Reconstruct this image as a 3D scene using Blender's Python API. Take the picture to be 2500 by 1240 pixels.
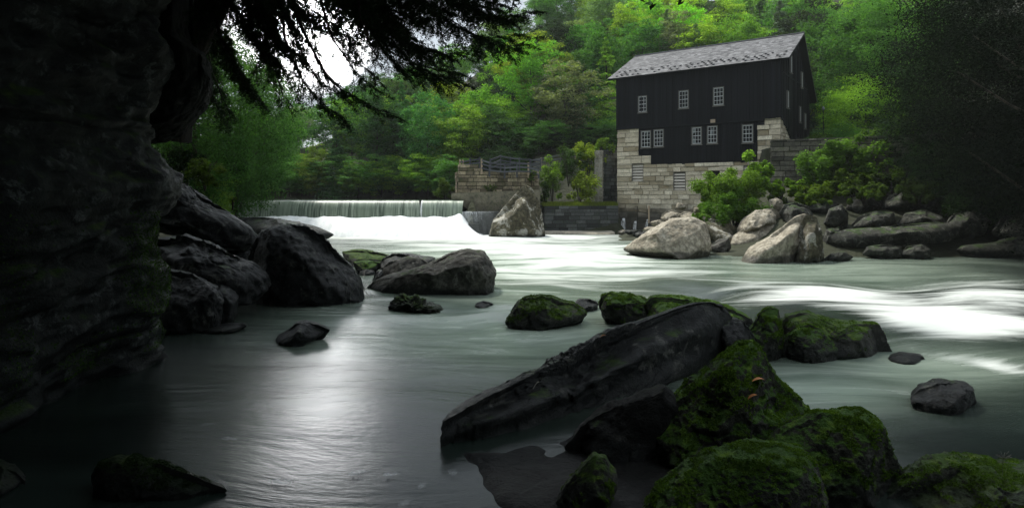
import bpy, math, random
import numpy as np
from mathutils import Vector

for o in list(bpy.data.objects): bpy.data.objects.remove(o)
SC = bpy.context.scene
COL = SC.collection
R = math.radians

# ------------------------------------------------------------------ camera
F, H, HZ = 1500.0, 3.6, 475.0          # focal length in photo pixels, eye height, horizon row
cam = bpy.data.cameras.new('camera'); camo = bpy.data.objects.new('camera', cam); COL.objects.link(camo)
cam.sensor_width = 36; cam.lens = 36 * F / 2500
cam.shift_y = -(620 - HZ) / 2500
camo.location = (0, 0, H); camo.rotation_euler = (R(90), 0, 0)
cam.clip_end = 2000; cam.clip_start = 0.05
SC.camera = camo
SC.render.resolution_x, SC.render.resolution_y = 1024, 507

# ------------------------------------------------------------------ world + sun
SUN_EL, SUN_AZ = 60.0, -38.0            # azimuth measured from +Y towards +X
world = bpy.data.worlds.new('World'); SC.world = world; world.use_nodes = True
nt = world.node_tree; nt.nodes.clear()
W = nt.nodes.new
out = W('ShaderNodeOutputWorld'); bg = W('ShaderNodeBackground'); sky = W('ShaderNodeTexSky')
sky.sky_type = 'NISHITA'; sky.sun_disc = False
sky.sun_elevation = R(SUN_EL); sky.sun_rotation = R(SUN_AZ)
tc = W('ShaderNodeTexCoord'); nz = W('ShaderNodeTexNoise'); nz.inputs['Scale'].default_value = 3.0
nz.inputs['Detail'].default_value = 5
mp = W('ShaderNodeMapping'); mp.inputs['Scale'].default_value = (1, 1, 3)
nt.links.new(tc.outputs['Generated'], mp.inputs[0]); nt.links.new(mp.outputs[0], nz.inputs['Vector'])
cr = W('ShaderNodeValToRGB'); cr.color_ramp.elements[0].position = .3; cr.color_ramp.elements[1].position = .7
cr.color_ramp.elements[0].color = (.50, .55, .60, 1); cr.color_ramp.elements[1].color = (.82, .88, .92, 1)
nt.links.new(nz.outputs['Fac'], cr.inputs[0])
cl = W('ShaderNodeVectorMath'); cl.operation = 'SCALE'; cl.inputs['Scale'].default_value = 9.0
sz = W('ShaderNodeSeparateXYZ'); nt.links.new(tc.outputs['Generated'], sz.inputs[0])
mz = W('ShaderNodeMapRange'); mz.inputs[1].default_value = .1; mz.inputs[2].default_value = .8; mz.inputs[3].default_value = 4.6; mz.inputs[4].default_value = 12.5
nt.links.new(sz.outputs[2], mz.inputs[0]); nt.links.new(mz.outputs[0], cl.inputs['Scale'])
nt.links.new(cr.outputs[0], cl.inputs[0])
mix = W('ShaderNodeMix'); mix.data_type = 'RGBA'; mix.inputs[0].default_value = .88
nt.links.new(sky.outputs[0], mix.inputs[6]); nt.links.new(cl.outputs[0], mix.inputs[7])
# bright spot added to the overcast for the glare on the creek
gd = Vector((math.sin(R(-19)) * math.cos(R(15.5)), math.cos(R(-19)) * math.cos(R(15.5)), math.sin(R(15.5))))
dt = W('ShaderNodeVectorMath'); dt.operation = 'DOT_PRODUCT'; dt.inputs[1].default_value = gd
nt.links.new(tc.outputs['Generated'], dt.inputs[0])
mr = W('ShaderNodeMapRange'); mr.interpolation_type = 'SMOOTHSTEP'
mr.inputs[1].default_value = math.cos(R(7.5)); mr.inputs[2].default_value = math.cos(R(0))
mr.inputs[3].default_value = 0; mr.inputs[4].default_value = 62
nt.links.new(dt.outputs['Value'], mr.inputs[0])
ad = W('ShaderNodeVectorMath'); ad.operation = 'ADD'
nt.links.new(mix.outputs[2], ad.inputs[0]); nt.links.new(mr.outputs[0], ad.inputs[1])
nt.links.new(ad.outputs[0], bg.inputs[0]); bg.inputs[1].default_value = .10
nt.links.new(bg.outputs[0], out.inputs[0])

sl = bpy.data.lights.new('sun', 'SUN'); sl.energy = 3.0; sl.angle = R(9); sl.color = (1, .96, .86)
so = bpy.data.objects.new('sun', sl); COL.objects.link(so)
sd = Vector((math.sin(R(SUN_AZ)) * math.cos(R(SUN_EL)), math.cos(R(SUN_AZ)) * math.cos(R(SUN_EL)), math.sin(R(SUN_EL))))
so.rotation_euler = sd.to_track_quat('Z', 'Y').to_euler(); so.location = sd * 60
SC.view_settings.view_transform = 'Standard'; SC.view_settings.look = 'None'
SC.view_settings.exposure = 0.82; SC.view_settings.gamma = 1
SC.cycles.max_bounces = 5; SC.cycles.diffuse_bounces = 3; SC.cycles.glossy_bounces = 2
SC.cycles.transmission_bounces = 3; SC.cycles.transparent_max_bounces = 6; SC.cycles.volume_bounces = 0
SC.cycles.use_denoising = True

# ------------------------------------------------------------------ helpers
def P(px, py, D): return np.array(((px - 1250) / F * D, D, H - (py - HZ) / F * D))
def proj(x, y, z):
    y = np.maximum(y, .05); return 1250 + F * x / y, HZ - F * (z - H) / y

def tag(o, label=None, cat=None, group=None, kind=None):
    if label: o['label'] = label
    if cat: o['category'] = cat
    if group: o['group'] = group
    if kind: o['kind'] = kind
    return o

def mk(name, v, f, mat, parent=None, loc=None, smooth=False, tint=None, attr=None, sides=None):
    """one mesh object from numpy/list data; v is in world space and re-based on loc"""
    me = bpy.data.meshes.new(name)
    v = np.asarray(v, dtype=np.float32).reshape(-1, 3)
    if loc is not None: v = v - np.asarray(loc, dtype=np.float32)
    if isinstance(f, np.ndarray):
        n, k = f.shape
        me.vertices.add(len(v)); me.vertices.foreach_set('co', v.ravel())
        me.loops.add(n * k); me.loops.foreach_set('vertex_index', f.astype(np.int32).ravel())
        me.polygons.add(n); me.polygons.foreach_set('loop_start', np.arange(0, n * k, k, dtype=np.int32))
        me.update(calc_edges=True)
    else:
        me.from_pydata(v.tolist(), [], f); me.update()
    if smooth: me.polygons.foreach_set('use_smooth', [True] * len(me.polygons))
    if tint is not None:
        a = me.attributes.new('tint', 'FLOAT', 'FACE'); a.data.foreach_set('value', np.asarray(tint, dtype=np.float32))
    for k_, val in (attr or {}).items():
        a = me.attributes.new(k_, 'FLOAT', 'POINT'); a.data.foreach_set('value', np.asarray(val, dtype=np.float32))
    me.materials.append(mat)
    o = bpy.data.objects.new(name, me); COL.objects.link(o)
    if loc is not None: o.location = [float(c) for c in loc]
    if parent is not None:
        o.parent = parent
        o.location = Vector(o.location) - Vector(parent.location) if loc is not None else -Vector(parent.location)
    return o

def empty(name, loc, **kw):
    o = bpy.data.objects.new(name, None); COL.objects.link(o); o.location = [float(c) for c in loc]
    o.empty_display_size = .3
    return tag(o, **kw)

class MB:
    def __init__(s): s.v = []; s.f = []; s.t = []
    def box(s, o, ax, dx, ay, dy, az, dz, t=.5):
        """corner o, three axes with lengths"""
        o = np.array(o, float); X = np.array(ax, float) * dx; Y = np.array(ay, float) * dy; Z = np.array(az, float) * dz
        b = len(s.v)
        for k in range(8): s.v.append(o + X * (k & 1) + Y * ((k >> 1) & 1) + Z * ((k >> 2) & 1))
        for q in ((0, 2, 3, 1), (4, 5, 7, 6), (0, 1, 5, 4), (2, 6, 7, 3), (0, 4, 6, 2), (1, 3, 7, 5)):
            s.f.append([b + i for i in q]); s.t.append(t)
    def beam(s, a, b_, w, h, t=.5):
        a = np.array(a, float); b_ = np.array(b_, float); d = b_ - a; L = np.linalg.norm(d); d = d / L
        up = np.array((0, 0, 1.)) if abs(d[2]) < .9 else np.array((0, 1., 0))
        sd_ = np.cross(d, up); sd_ /= np.linalg.norm(sd_); up = np.cross(sd_, d)
        s.box(a - sd_ * w / 2 - up * h / 2, d, L, sd_, w, up, h, t)
    def tube(s, pts, rad, n=6, t=.5):
        pts = [np.array(p, float) for p in pts]; m = len(pts); b = len(s.v)
        for i, p in enumerate(pts):
            d = pts[min(i + 1, m - 1)] - pts[max(i - 1, 0)]; d = d / (np.linalg.norm(d) + 1e-9)
            up = np.array((0, 0, 1.)) if abs(d[2]) < .85 else np.array((1., 0, 0))
            a = np.cross(d, up); a /= np.linalg.norm(a); c = np.cross(d, a)
            for k in range(n):
                q = 2 * math.pi * k / n; s.v.append(p + (a * math.cos(q) + c * math.sin(q)) * rad[i])
        for i in range(m - 1):
            for k in range(n):
                s.f.append([b + i * n + k, b + i * n + (k + 1) % n, b + (i + 1) * n + (k + 1) % n, b + (i + 1) * n + k]); s.t.append(t)
        s.f.append([b + k for k in range(n)]); s.t.append(t)
        s.f.append([b + (m - 1) * n + k for k in reversed(range(n))]); s.t.append(t)
    def quad(s, a, b_, c, d, t=.5):
        b = len(s.v); s.v += [np.array(q, float) for q in (a, b_, c, d)]; s.f.append([b, b + 1, b + 2, b + 3]); s.t.append(t)
    def build(s, name, mat, parent=None, loc=None, smooth=False):
        return mk(name, np.array(s.v), s.f, mat, parent, loc, smooth, tint=s.t)

# numpy gradient noise
def _h(ix, iy, iz, s):
    n = (ix * 73856093) ^ (iy * 19349663) ^ (iz * 83492791) ^ (s * 2654435761 & 0x7fffffff)
    n = (n ^ (n >> 13)) * 1274126177 & 0x7fffffff
    n = (n ^ (n >> 16)) & 0x7fffffff
    return n / 0x7fffffff * 2 - 1
def vnoise(p, s=0):
    p = np.asarray(p, float); i = np.floor(p).astype(np.int64); f = p - i; u = f * f * f * (f * (f * 6 - 15) + 10)
    r = 0
    for dx in (0, 1):
        for dy in (0, 1):
            for dz in (0, 1):
                w = (u[:, 0] if dx else 1 - u[:, 0]) * (u[:, 1] if dy else 1 - u[:, 1]) * (u[:, 2] if dz else 1 - u[:, 2])
                r = r + w * _h(i[:, 0] + dx, i[:, 1] + dy, i[:, 2] + dz, s)
    return r
def fbm(p, oct=4, s=0, gain=.5):
    r = 0; a = 1; p = np.asarray(p, float)
    for k in range(oct): r = r + a * vnoise(p, s + k * 17); p = p * 2.03 + 7.1; a *= gain
    return r
def sst(a, b, x): t = np.clip((x - a) / (b - a), 0, 1); return t * t * (3 - 2 * t)

# ------------------------------------------------------------------ materials
class NT:
    def __init__(s, name):
        s.m = bpy.data.materials.new(name); s.m.use_nodes = True; s.t = s.m.node_tree; s.t.nodes.clear()
        s.o = s.n('ShaderNodeOutputMaterial')
    def n(s, typ, **kw):
        x = s.t.nodes.new(typ)
        for k, v in kw.items(): setattr(x, k, v)
        return x
    def l(s, a, b): s.t.links.new(a, b)
    def set(s, node, key, val):
        if isinstance(val, bpy.types.NodeSocket): s.l(val, node.inputs[key])
        else: node.inputs[key].default_value = val
    def noise(s, vec, scale, detail=4, rough=.55, dist=0):
        x = s.n('ShaderNodeTexNoise'); s.l(vec, x.inputs['Vector'])
        x.inputs['Scale'].default_value = scale; x.inputs['Detail'].default_value = detail
        x.inputs['Roughness'].default_value = rough; x.inputs['Distortion'].default_value = dist
        return x.outputs['Fac']
    def math(s, op, a, b=0, clamp=False):
        x = s.n('ShaderNodeMath', operation=op, use_clamp=clamp); s.set(x, 0, a); s.set(x, 1, b); return x.outputs[0]
    def rng(s, v, a, b, c=0, d=1):
        x = s.n('ShaderNodeMapRange', interpolation_type='SMOOTHSTEP'); s.set(x, 0, v)
        for i, q in enumerate((a, b, c, d)): s.set(x, i + 1, q)
        return x.outputs[0]
    def mix(s, f, a, b, blend='MIX'):
        x = s.n('ShaderNodeMix', data_type='RGBA', blend_type=blend); s.set(x, 0, f)
        s.set(x, 6, a if isinstance(a, bpy.types.NodeSocket) else (*a, 1) if len(a) == 3 else a)
        s.set(x, 7, b if isinstance(b, bpy.types.NodeSocket) else (*b, 1) if len(b) == 3 else b); return x.outputs[2]
    def scale(s, vec, sc):
        x = s.n('ShaderNodeMapping'); s.l(vec, x.inputs[0]); x.inputs['Scale'].default_value = sc; return x.outputs[0]
    def bump(s, h, strength, dist, nrm=None):
        x = s.n('ShaderNodeBump'); s.l(h, x.inputs['Height']); x.inputs['Strength'].default_value = strength
        x.inputs['Distance'].default_value = dist
        if nrm is not None: s.l(nrm, x.inputs['Normal'])
        return x.outputs[0]
    def bsdf(s, col, rough=.8, nrm=None, spec=.4, **kw):
        x = s.n('ShaderNodeBsdfPrincipled'); s.set(x, 'Base Color', col if isinstance(col, bpy.types.NodeSocket) else (*col, 1))
        s.set(x, 'Roughness', rough); s.set(x, 'Specular IOR Level', spec)
        if nrm is not None: s.l(nrm, x.inputs['Normal'])
        for k, v in kw.items(): s.set(x, k.replace('_', ' '), v)
        return x.outputs[0]
    def out(s, sh): s.l(sh, s.o.inputs[0]); return s.m

def rock_mat(name, dark, light, moss=.5, mosscol=(.035, .075, .012), lichen=.3, wetz=.15, rough=.75, lichcol=(.34, .34, .30), fine=1.0, lsc=2.7):
    m = NT(name); g = m.n('ShaderNodeNewGeometry'); tcn = m.n('ShaderNodeTexCoord'); v = tcn.outputs['Object']
    big = m.noise(v, 1.1, 5, .6); mid = m.noise(v, 5, 6, .65); sml = m.noise(v, 28 * fine, 5, .7)
    c = m.mix(m.rng(big, .35, .65), dark, light)
    c = m.mix(m.rng(mid, .38, .62, .0, .75), c, tuple(q * .45 for q in dark))
    li = m.math('MULTIPLY', m.rng(m.noise(v, lsc, 6, .72, .4), .58 - .1 * lichen, .66 - .1 * lichen), m.rng(sml, .35, .55))
    c = m.mix(m.math('MULTIPLY', li, lichen), c, lichcol)
    sep = m.n('ShaderNodeSeparateXYZ'); m.l(g.outputs['Normal'], sep.inputs[0])
    mn = m.noise(v, 1.7, 6, .7, .3)
    up = m.math('ADD', sep.outputs[2], m.math('MULTIPLY', m.math('SUBTRACT', mn, .5), 2.6))
    mf = m.rng(up, 1.15 - 1.25 * moss, 1.5 - 1.25 * moss)
    mosstex = m.noise(v, 60 * fine, 4, .75)
    mc = m.mix(m.rng(mosstex, .3, .7), tuple(q * .35 for q in mosscol), mosscol)
    mc = m.mix(m.rng(m.noise(v, 6, 3), .5, .75), mc, (mosscol[0] * 2.2, mosscol[1] * 1.6, mosscol[2] * 1.1))
    if moss > 0: c = m.mix(mf, c, mc)
    sp = m.n('ShaderNodeSeparateXYZ'); m.l(g.outputs['Position'], sp.inputs[0])
    wz = m.math('ADD', sp.outputs[2], m.math('MULTIPLY', m.math('SUBTRACT', big, .5), .5))
    wet = m.rng(wz, wetz, wetz + .18, 1, 0)
    c = m.mix(m.math('MULTIPLY', wet, .7), c, (.008, .010, .010))
    ro = m.n('ShaderNodeMix', data_type='FLOAT'); m.set(ro, 0, wet); m.set(ro, 2, rough); m.set(ro, 3, .3)
    b1 = m.bump(m.noise(v, 3.2, 8, .68), .9, .12)
    crack = m.n('ShaderNodeTexVoronoi', feature='DISTANCE_TO_EDGE'); m.l(m.scale(v, (1, 1, 2.2)), crack.inputs['Vector']); crack.inputs['Scale'].default_value = .9
    b2 = m.bump(m.rng(crack.outputs['Distance'], 0, .035), .18, .06, b1)
    b3 = m.bump(sml, .75, .035, b2)
    b3 = m.bump(mosstex, .6 if moss > 0 else .2, .03, b3)
    return m.out(m.bsdf(c, ro.outputs[0], b3, .22))

M = {}
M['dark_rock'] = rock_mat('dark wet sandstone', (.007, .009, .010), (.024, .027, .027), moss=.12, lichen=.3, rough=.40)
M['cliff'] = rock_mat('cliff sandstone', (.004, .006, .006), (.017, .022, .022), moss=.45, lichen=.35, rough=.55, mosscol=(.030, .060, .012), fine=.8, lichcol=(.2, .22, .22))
M['mossy'] = rock_mat('mossy sandstone', (.03, .032, .028), (.06, .06, .05), moss=.66, lichen=.15, mosscol=(.045, .11, .010), rough=.8)
M['mossy2'] = rock_mat('half mossy sandstone', (.035, .036, .033), (.08, .08, .07), moss=.58, lichen=.3, mosscol=(.050, .105, .010), rough=.7)
M['dim_moss'] = rock_mat('dim mossy rock', (.012, .014, .013), (.03, .03, .028), moss=.6, lichen=.1, mosscol=(.018, .042, .008))  # darker moss copy, shade at the lower left put into its colour
M['shelf'] = rock_mat('black shade sheet', (.003, .004, .004), (.007, .008, .008), moss=0, lichen=0, rough=.6, wetz=-2)  # near-black so that the shade on the water is in its colour
M['shadow_rock'] = rock_mat('shadowed rock', (.004, .005, .005), (.012, .013, .012), moss=.1, lichen=.1, rough=.85)  # darker copy of the sandstone, shade put into its colour
M['grey_rock'] = rock_mat('grey sandstone', (.06, .058, .052), (.14, .135, .118), moss=.15, lichen=.45, rough=.8)
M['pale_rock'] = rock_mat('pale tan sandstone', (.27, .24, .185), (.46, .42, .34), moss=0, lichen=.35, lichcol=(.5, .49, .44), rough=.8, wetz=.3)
M['lichen_rock'] = rock_mat('lichen spotted boulder', (.06, .055, .036), (.16, .145, .095), moss=.1, lichen=.62, lsc=1.0, lichcol=(.66, .65, .60), rough=.8, wetz=.1)
M['shade_rock'] = rock_mat('dim grey boulders', (.028, .03, .026), (.075, .076, .064), moss=.25, lichen=.4, rough=.8)  # darker copy of the grey sandstone, right bank shade in its colour

def block_mat(name, A, B, spots=(.03, .03, .028), spotamt=.5, moss=0, bumpd=.06, stain=None):
    m = NT(name); tcn = m.n('ShaderNodeTexCoord'); v = tcn.outputs['Object']; g = m.n('ShaderNodeNewGeometry')
    at = m.n('ShaderNodeAttribute', attribute_name='tint')
    c = m.mix(at.outputs['Fac'], A, B)
    c = m.mix(m.rng(m.noise(v, 2.2, 6, .7), .45, .7, 0, spotamt), c, spots)
    c = m.mix(m.rng(m.noise(v, 9, 5, .7), .4, .7, 0, .45), c, spots)
    if moss: c = m.mix(m.rng(m.noise(v, 1.3, 6, .7), .5, .62, 0, moss), c, (.035, .06, .012))
    if stain:
        sp = m.n('ShaderNodeSeparateXYZ'); m.l(g.outputs['Position'], sp.inputs[0])
        zz = m.math('ADD', sp.outputs[2], m.math('MULTIPLY', m.math('SUBTRACT', m.noise(v, .8, 4), .5), 2.2))
        c = m.mix(m.rng(zz, stain[0], stain[1], .88, 0), c, (.018, .02, .02))
    b = m.bump(m.noise(v, 6, 8, .7), .9, bumpd)
    return m.out(m.bsdf(c, .85, b, .3))
M['mill_stone'] = block_mat('coursed mill sandstone', (.34, .285, .19), (.84, .77, .62), (.16, .15, .12), .35, stain=(1.4, 3.2))
M['mill_stone_tan'] = M['mill_stone']
M['wall_stone'] = block_mat('weathered wall stone', (.12, .10, .065), (.40, .34, .23), spotamt=.7, moss=.35)
M['pier_stone'] = block_mat('pale pier stone', (.30, .28, .23), (.42, .40, .35), spotamt=.6)
M['dark_stone'] = block_mat('wet dark wall stone', (.02, .024, .026), (.12, .13, .13), spotamt=.5, moss=.2)
M['grey_stone'] = block_mat('grey retaining wall stone', (.05, .05, .04), (.26, .245, .20), spotamt=.7, moss=.3)
M['mortar'] = block_mat('lime mortar', (.42, .40, .35), (.5, .48, .42), (.22, .21, .18), .5, stain=(1.4, 3.0))
M['dark_mortar'] = block_mat('dark joints', (.008, .008, .007), (.012, .012, .01))
M['concrete'] = block_mat('stained concrete', (.20, .185, .135), (.26, .24, .19), (.055, .055, .045), .75, moss=.25, bumpd=.03)
M['dark_concrete'] = block_mat('wet concrete', (.06, .065, .065), (.09, .095, .095), spotamt=.5, bumpd=.02)
M['pale_ledge'] = block_mat('pale rock ledge', (.36, .33, .27), (.42, .39, .33), spotamt=.4)

def wood_mat(name, A, B, rough=.7, sc=(9, 9, .5), streak=(.10, .10, .10), amt=.35):
    m = NT(name); tcn = m.n('ShaderNodeTexCoord'); v = tcn.outputs['Object']
    at = m.n('ShaderNodeAttribute', attribute_name='tint')
    c = m.mix(at.outputs['Fac'], A, B)
    w = m.noise(m.scale(v, sc), 1.6, 6, .7)
    c = m.mix(m.rng(w, .56, .76, 0, amt), c, streak)
    return m.out(m.bsdf(c, rough, m.bump(w, .5, .02), .15))
M['siding'] = wood_mat('black painted boards', (.0018, .0025, .0045), (.0075, .009, .013), sc=(11, 11, .35), streak=(.06, .062, .068), amt=.28)
M['trim'] = wood_mat('weathered trim', (.10, .098, .09), (.17, .165, .15), streak=(.05, .05, .05))
M['window_paint'] = wood_mat('white window paint', (.42, .44, .45), (.55, .57, .58), streak=(.2, .2, .2))
M['grey_wood'] = wood_mat('dark fence timber', (.04, .045, .052), (.11, .12, .13), sc=(2, 2, 2))
M['raw_wood'] = wood_mat('raw timber', (.30, .24, .17), (.38, .31, .23), sc=(8, 8, 1))
M['louver'] = wood_mat('weathered slats', (.42, .39, .34), (.55, .52, .47), sc=(1, 1, 8), streak=(.1, .1, .09))
M['shingle'] = wood_mat('grey slate shingles', (.07, .07, .075), (.24, .24, .25), sc=(2.5, 2.5, 2.5), streak=(.42, .42, .43), amt=.45, rough=.6)
m = NT('dark interior'); M['void'] = m.out(m.bsdf((.006, .006, .007), .9))
m = NT('metal'); M['metal'] = m.out(m.bsdf((.25, .26, .27), .4, Metallic=.8))
m = NT('dark metal'); M['dark_metal'] = m.out(m.bsdf((.02, .018, .016), .5, Metallic=.5))
m = NT('old window glass'); g = m.n('ShaderNodeTexCoord')
gc = m.mix(m.rng(m.noise(g.outputs['Object'], 1.2, 2), .50, .58), (.010, .013, .016), (.20, .23, .24))  # pale patches painted in as reflections on the panes
M['glass'] = m.out(m.bsdf(gc, .12, None, .6))

def leaf_mat(name, trans=.4, rough=.7, var=.4, spec=.03):
    m = NT(name); oi = m.n('ShaderNodeObjectInfo'); at = m.n('ShaderNodeAttribute', attribute_name='tint')
    k = m.math('ADD', m.math('MULTIPLY', at.outputs['Fac'], var * 2), 1 - var)
    sc = m.n('ShaderNodeVectorMath', operation='SCALE'); m.l(oi.outputs['Color'], sc.inputs[0]); m.l(k, sc.inputs['Scale'])
    yel = m.mix(m.rng(at.outputs['Fac'], .7, 1.0, 0, .35), sc.outputs[0], m.mix(1, sc.outputs[0], (1.35, 1.2, .6), 'MULTIPLY'))
    d = m.bsdf(yel, rough, None, spec)
    tr = m.n('ShaderNodeBsdfTranslucent'); m.l(m.mix(1, yel, (1.3, 1.5, .5), 'MULTIPLY'), tr.inputs[0])
    mx = m.n('ShaderNodeMixShader'); mx.inputs[0].default_value = trans; m.l(d, mx.inputs[1]); m.l(tr.outputs[0], mx.inputs[2])
    return m.out(mx.outputs[0])
M['leaf'] = leaf_mat('broad leaves')
M['needle'] = leaf_mat('hemlock needles', .15, .6, .4)
def bark_mat(name, A, B):
    m = NT(name); v = m.n('ShaderNodeTexCoord').outputs['Object']; w = m.noise(m.scale(v, (5, 5, 1)), 2, 7, .7)
    return m.out(m.bsdf(m.mix(m.rng(w, .35, .65), A, B), .9, m.bump(w, .9, .06), .2))
M['bark'] = bark_mat('bark', (.02, .018, .014), (.06, .052, .04))
M['dark_bark'] = bark_mat('dark hemlock bark', (.010, .008, .007), (.035, .028, .022))
M['twig'] = bark_mat('pale twigs', (.10, .10, .09), (.2, .2, .18))
m = NT('forest soil'); v = m.n('ShaderNodeTexCoord').outputs['Object']
M['ground'] = m.out(m.bsdf(m.mix(m.noise(v, .8, 6), (.014, .016, .009), (.035, .04, .018)), .95, m.bump(m.noise(v, 2, 6), 1, .2)))

# water of the creek: milky green with painted-in glare and long streaks of foam
m = NT('creek water'); v = m.n('ShaderNodeTexCoord').outputs['Object']
at = m.n('ShaderNodeAttribute', attribute_name='foam'); ms = m.n('ShaderNodeAttribute', attribute_name='milk_glare')
wr = m.n('ShaderNodeTexNoise'); m.l(v, wr.inputs['Vector']); wr.inputs['Scale'].default_value = .10; wr.inputs['Detail'].default_value = 2
va = m.n('ShaderNodeVectorMath', operation='MULTIPLY_ADD'); m.l(wr.outputs['Color'], va.inputs[0]); va.inputs[1].default_value = (5, 5, 0); m.l(v, va.inputs[2])
s1 = m.noise(m.scale(va.outputs[0], (.16, .75, 1)), 1.0, 6, .6, .5)
s2 = m.noise(m.scale(va.outputs[0], (.6, 3.2, 1)), 1.3, 5, .6, .3)
st = m.math('ADD', m.math('MULTIPLY', s1, .8), m.math('MULTIPLY', s2, .2))
ff = m.math('ADD', at.outputs['Fac'], m.math('MULTIPLY', m.math('SUBTRACT', st, .5), 3.8))
ff2 = m.math('MULTIPLY', m.rng(ff, .12, 1.5), m.rng(at.outputs['Fac'], 0.0, .25))
base = m.mix(m.rng(st, .35, .65), (.006, .014, .012), (.022, .040, .032))
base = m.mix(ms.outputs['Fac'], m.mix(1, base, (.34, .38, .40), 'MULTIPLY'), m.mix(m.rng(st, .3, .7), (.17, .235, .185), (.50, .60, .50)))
col = m.mix(ff2, base, (.55, .58, .56))
ro = m.n('ShaderNodeMix', data_type='FLOAT'); m.set(ro, 0, ff2); m.set(ro, 2, .23); m.set(ro, 3, .8)
hb = m.math('ADD', m.math('MULTIPLY', s2, .5), m.noise(m.scale(va.outputs[0], (3, 9, 1)), 1.2, 5, .65))
b = m.bump(hb, .16, .03); b = m.bump(s1, .35, .10, b)
M['water'] = m.out(m.bsdf(col, ro.outputs[0], b, .5, IOR=1.33))
m = NT('still pool water'); v = m.n('ShaderNodeTexCoord').outputs['Object']
M['pool'] = m.out(m.bsdf((.03, .045, .035), .12, m.bump(m.noise(m.scale(v, (1, 3, 1)), .8, 3), .25, .02), .5, IOR=1.33))
m = NT('falling water sheet'); v = m.n('ShaderNodeTexCoord').outputs['Object']
w = m.noise(m.scale(v, (3.2, .35, .12)), 1.6, 6, .7); w2 = m.noise(m.scale(v, (.5, .2, .05)), 1, 3)
c = m.mix(m.rng(w, .35, .68), (.055, .080, .058), (.36, .42, .34)); c = m.mix(m.rng(w2, .45, .6, 0, .7), c, (.2, .25, .19))
M['sheet'] = m.out(m.bsdf(c, .35, m.bump(w, .5, .06), .4))
m = NT('white water'); v = m.n('ShaderNodeTexCoord').outputs['Object']
w = m.noise(m.scale(v, (1.2, .6, .15)), 1.2, 5, .6)
M['foam'] = m.out(m.bsdf(m.mix(m.rng(w, .3, .6), (.72, .75, .76), (.92, .93, .93)), .9, m.bump(w, .25, .1), .1))
# soft veil of water whose edge thins out
m = NT('water veil'); at = m.n('ShaderNodeAttribute', attribute_name='veil'); v = m.n('ShaderNodeTexCoord').outputs['Object']
w = m.noise(m.scale(v, (4, 4, .3)), 1.6, 4, .6)
d = m.bsdf((.85, .88, .9), .8); tr = m.n('ShaderNodeBsdfTransparent'); mx = m.n('ShaderNodeMixShader')
m.l(m.math('MULTIPLY', at.outputs['Fac'], m.rng(w, .25, .6)), mx.inputs[0]); m.l(tr.outputs[0], mx.inputs[1]); m.l(d, mx.inputs[2])
M['veil'] = m.out(mx.outputs[0])
m = NT('dead leaf'); M['deadleaf'] = m.out(m.bsdf((.42, .17, .06), .6))
m = NT('pale dead leaf'); M['paleleaf'] = m.out(m.bsdf((.5, .46, .4), .5))

# ------------------------------------------------------------------ terrain
RIVER = [(-9, -12), (-9.5, 4), (-8.6, 12), (-12, 19), (-17, 30), (-21, 42), (-28, 55), (-4, 55.5), (-1, 57), (3, 58), (10, 58), (9, 52), (7.5, 44), (7, 38),
         (12, 36), (17, 35), (24, 35.5), (31, 35), (40, 33), (46, 20), (50, -12)]
POOL = [(-28, 55.6), (-48, 74), (-90, 100), (-95, 112), (-45, 90), (-26, 82), (-12, 78), (-6, 68), (-4, 57), (-4, 55.6)]
def pdist(poly, x, y):
    best = np.full(x.shape, 1e9); inside = np.zeros(x.shape, bool); n = len(poly)
    for i in range(n):
        ax, ay = poly[i]; bx, by = poly[(i + 1) % n]; dx, dy = bx - ax, by - ay
        t = np.clip(((x - ax) * dx + (y - ay) * dy) / (dx * dx + dy * dy), 0, 1)
        best = np.minimum(best, np.hypot(x - ax - t * dx, y - ay - t * dy))
        with np.errstate(divide='ignore', invalid='ignore'):
            c = ((ay > y) != (by > y)) & (x < (bx - ax) * (y - ay) / (by - ay + 1e-12) + ax)
        inside ^= c
    return best, inside
SKX = [400, 500, 600, 640, 700, 760, 830, 900, 980, 1060, 1130, 1200, 1250, 1300, 1380, 2600, 4000]
SKY = [120, 150, 210, 250, 240, 235, 205, 175, 155, 120, 80, 30, 0, -50, -90, -200, -200]
def skyline(px): return np.interp(px, SKX, SKY)
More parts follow.
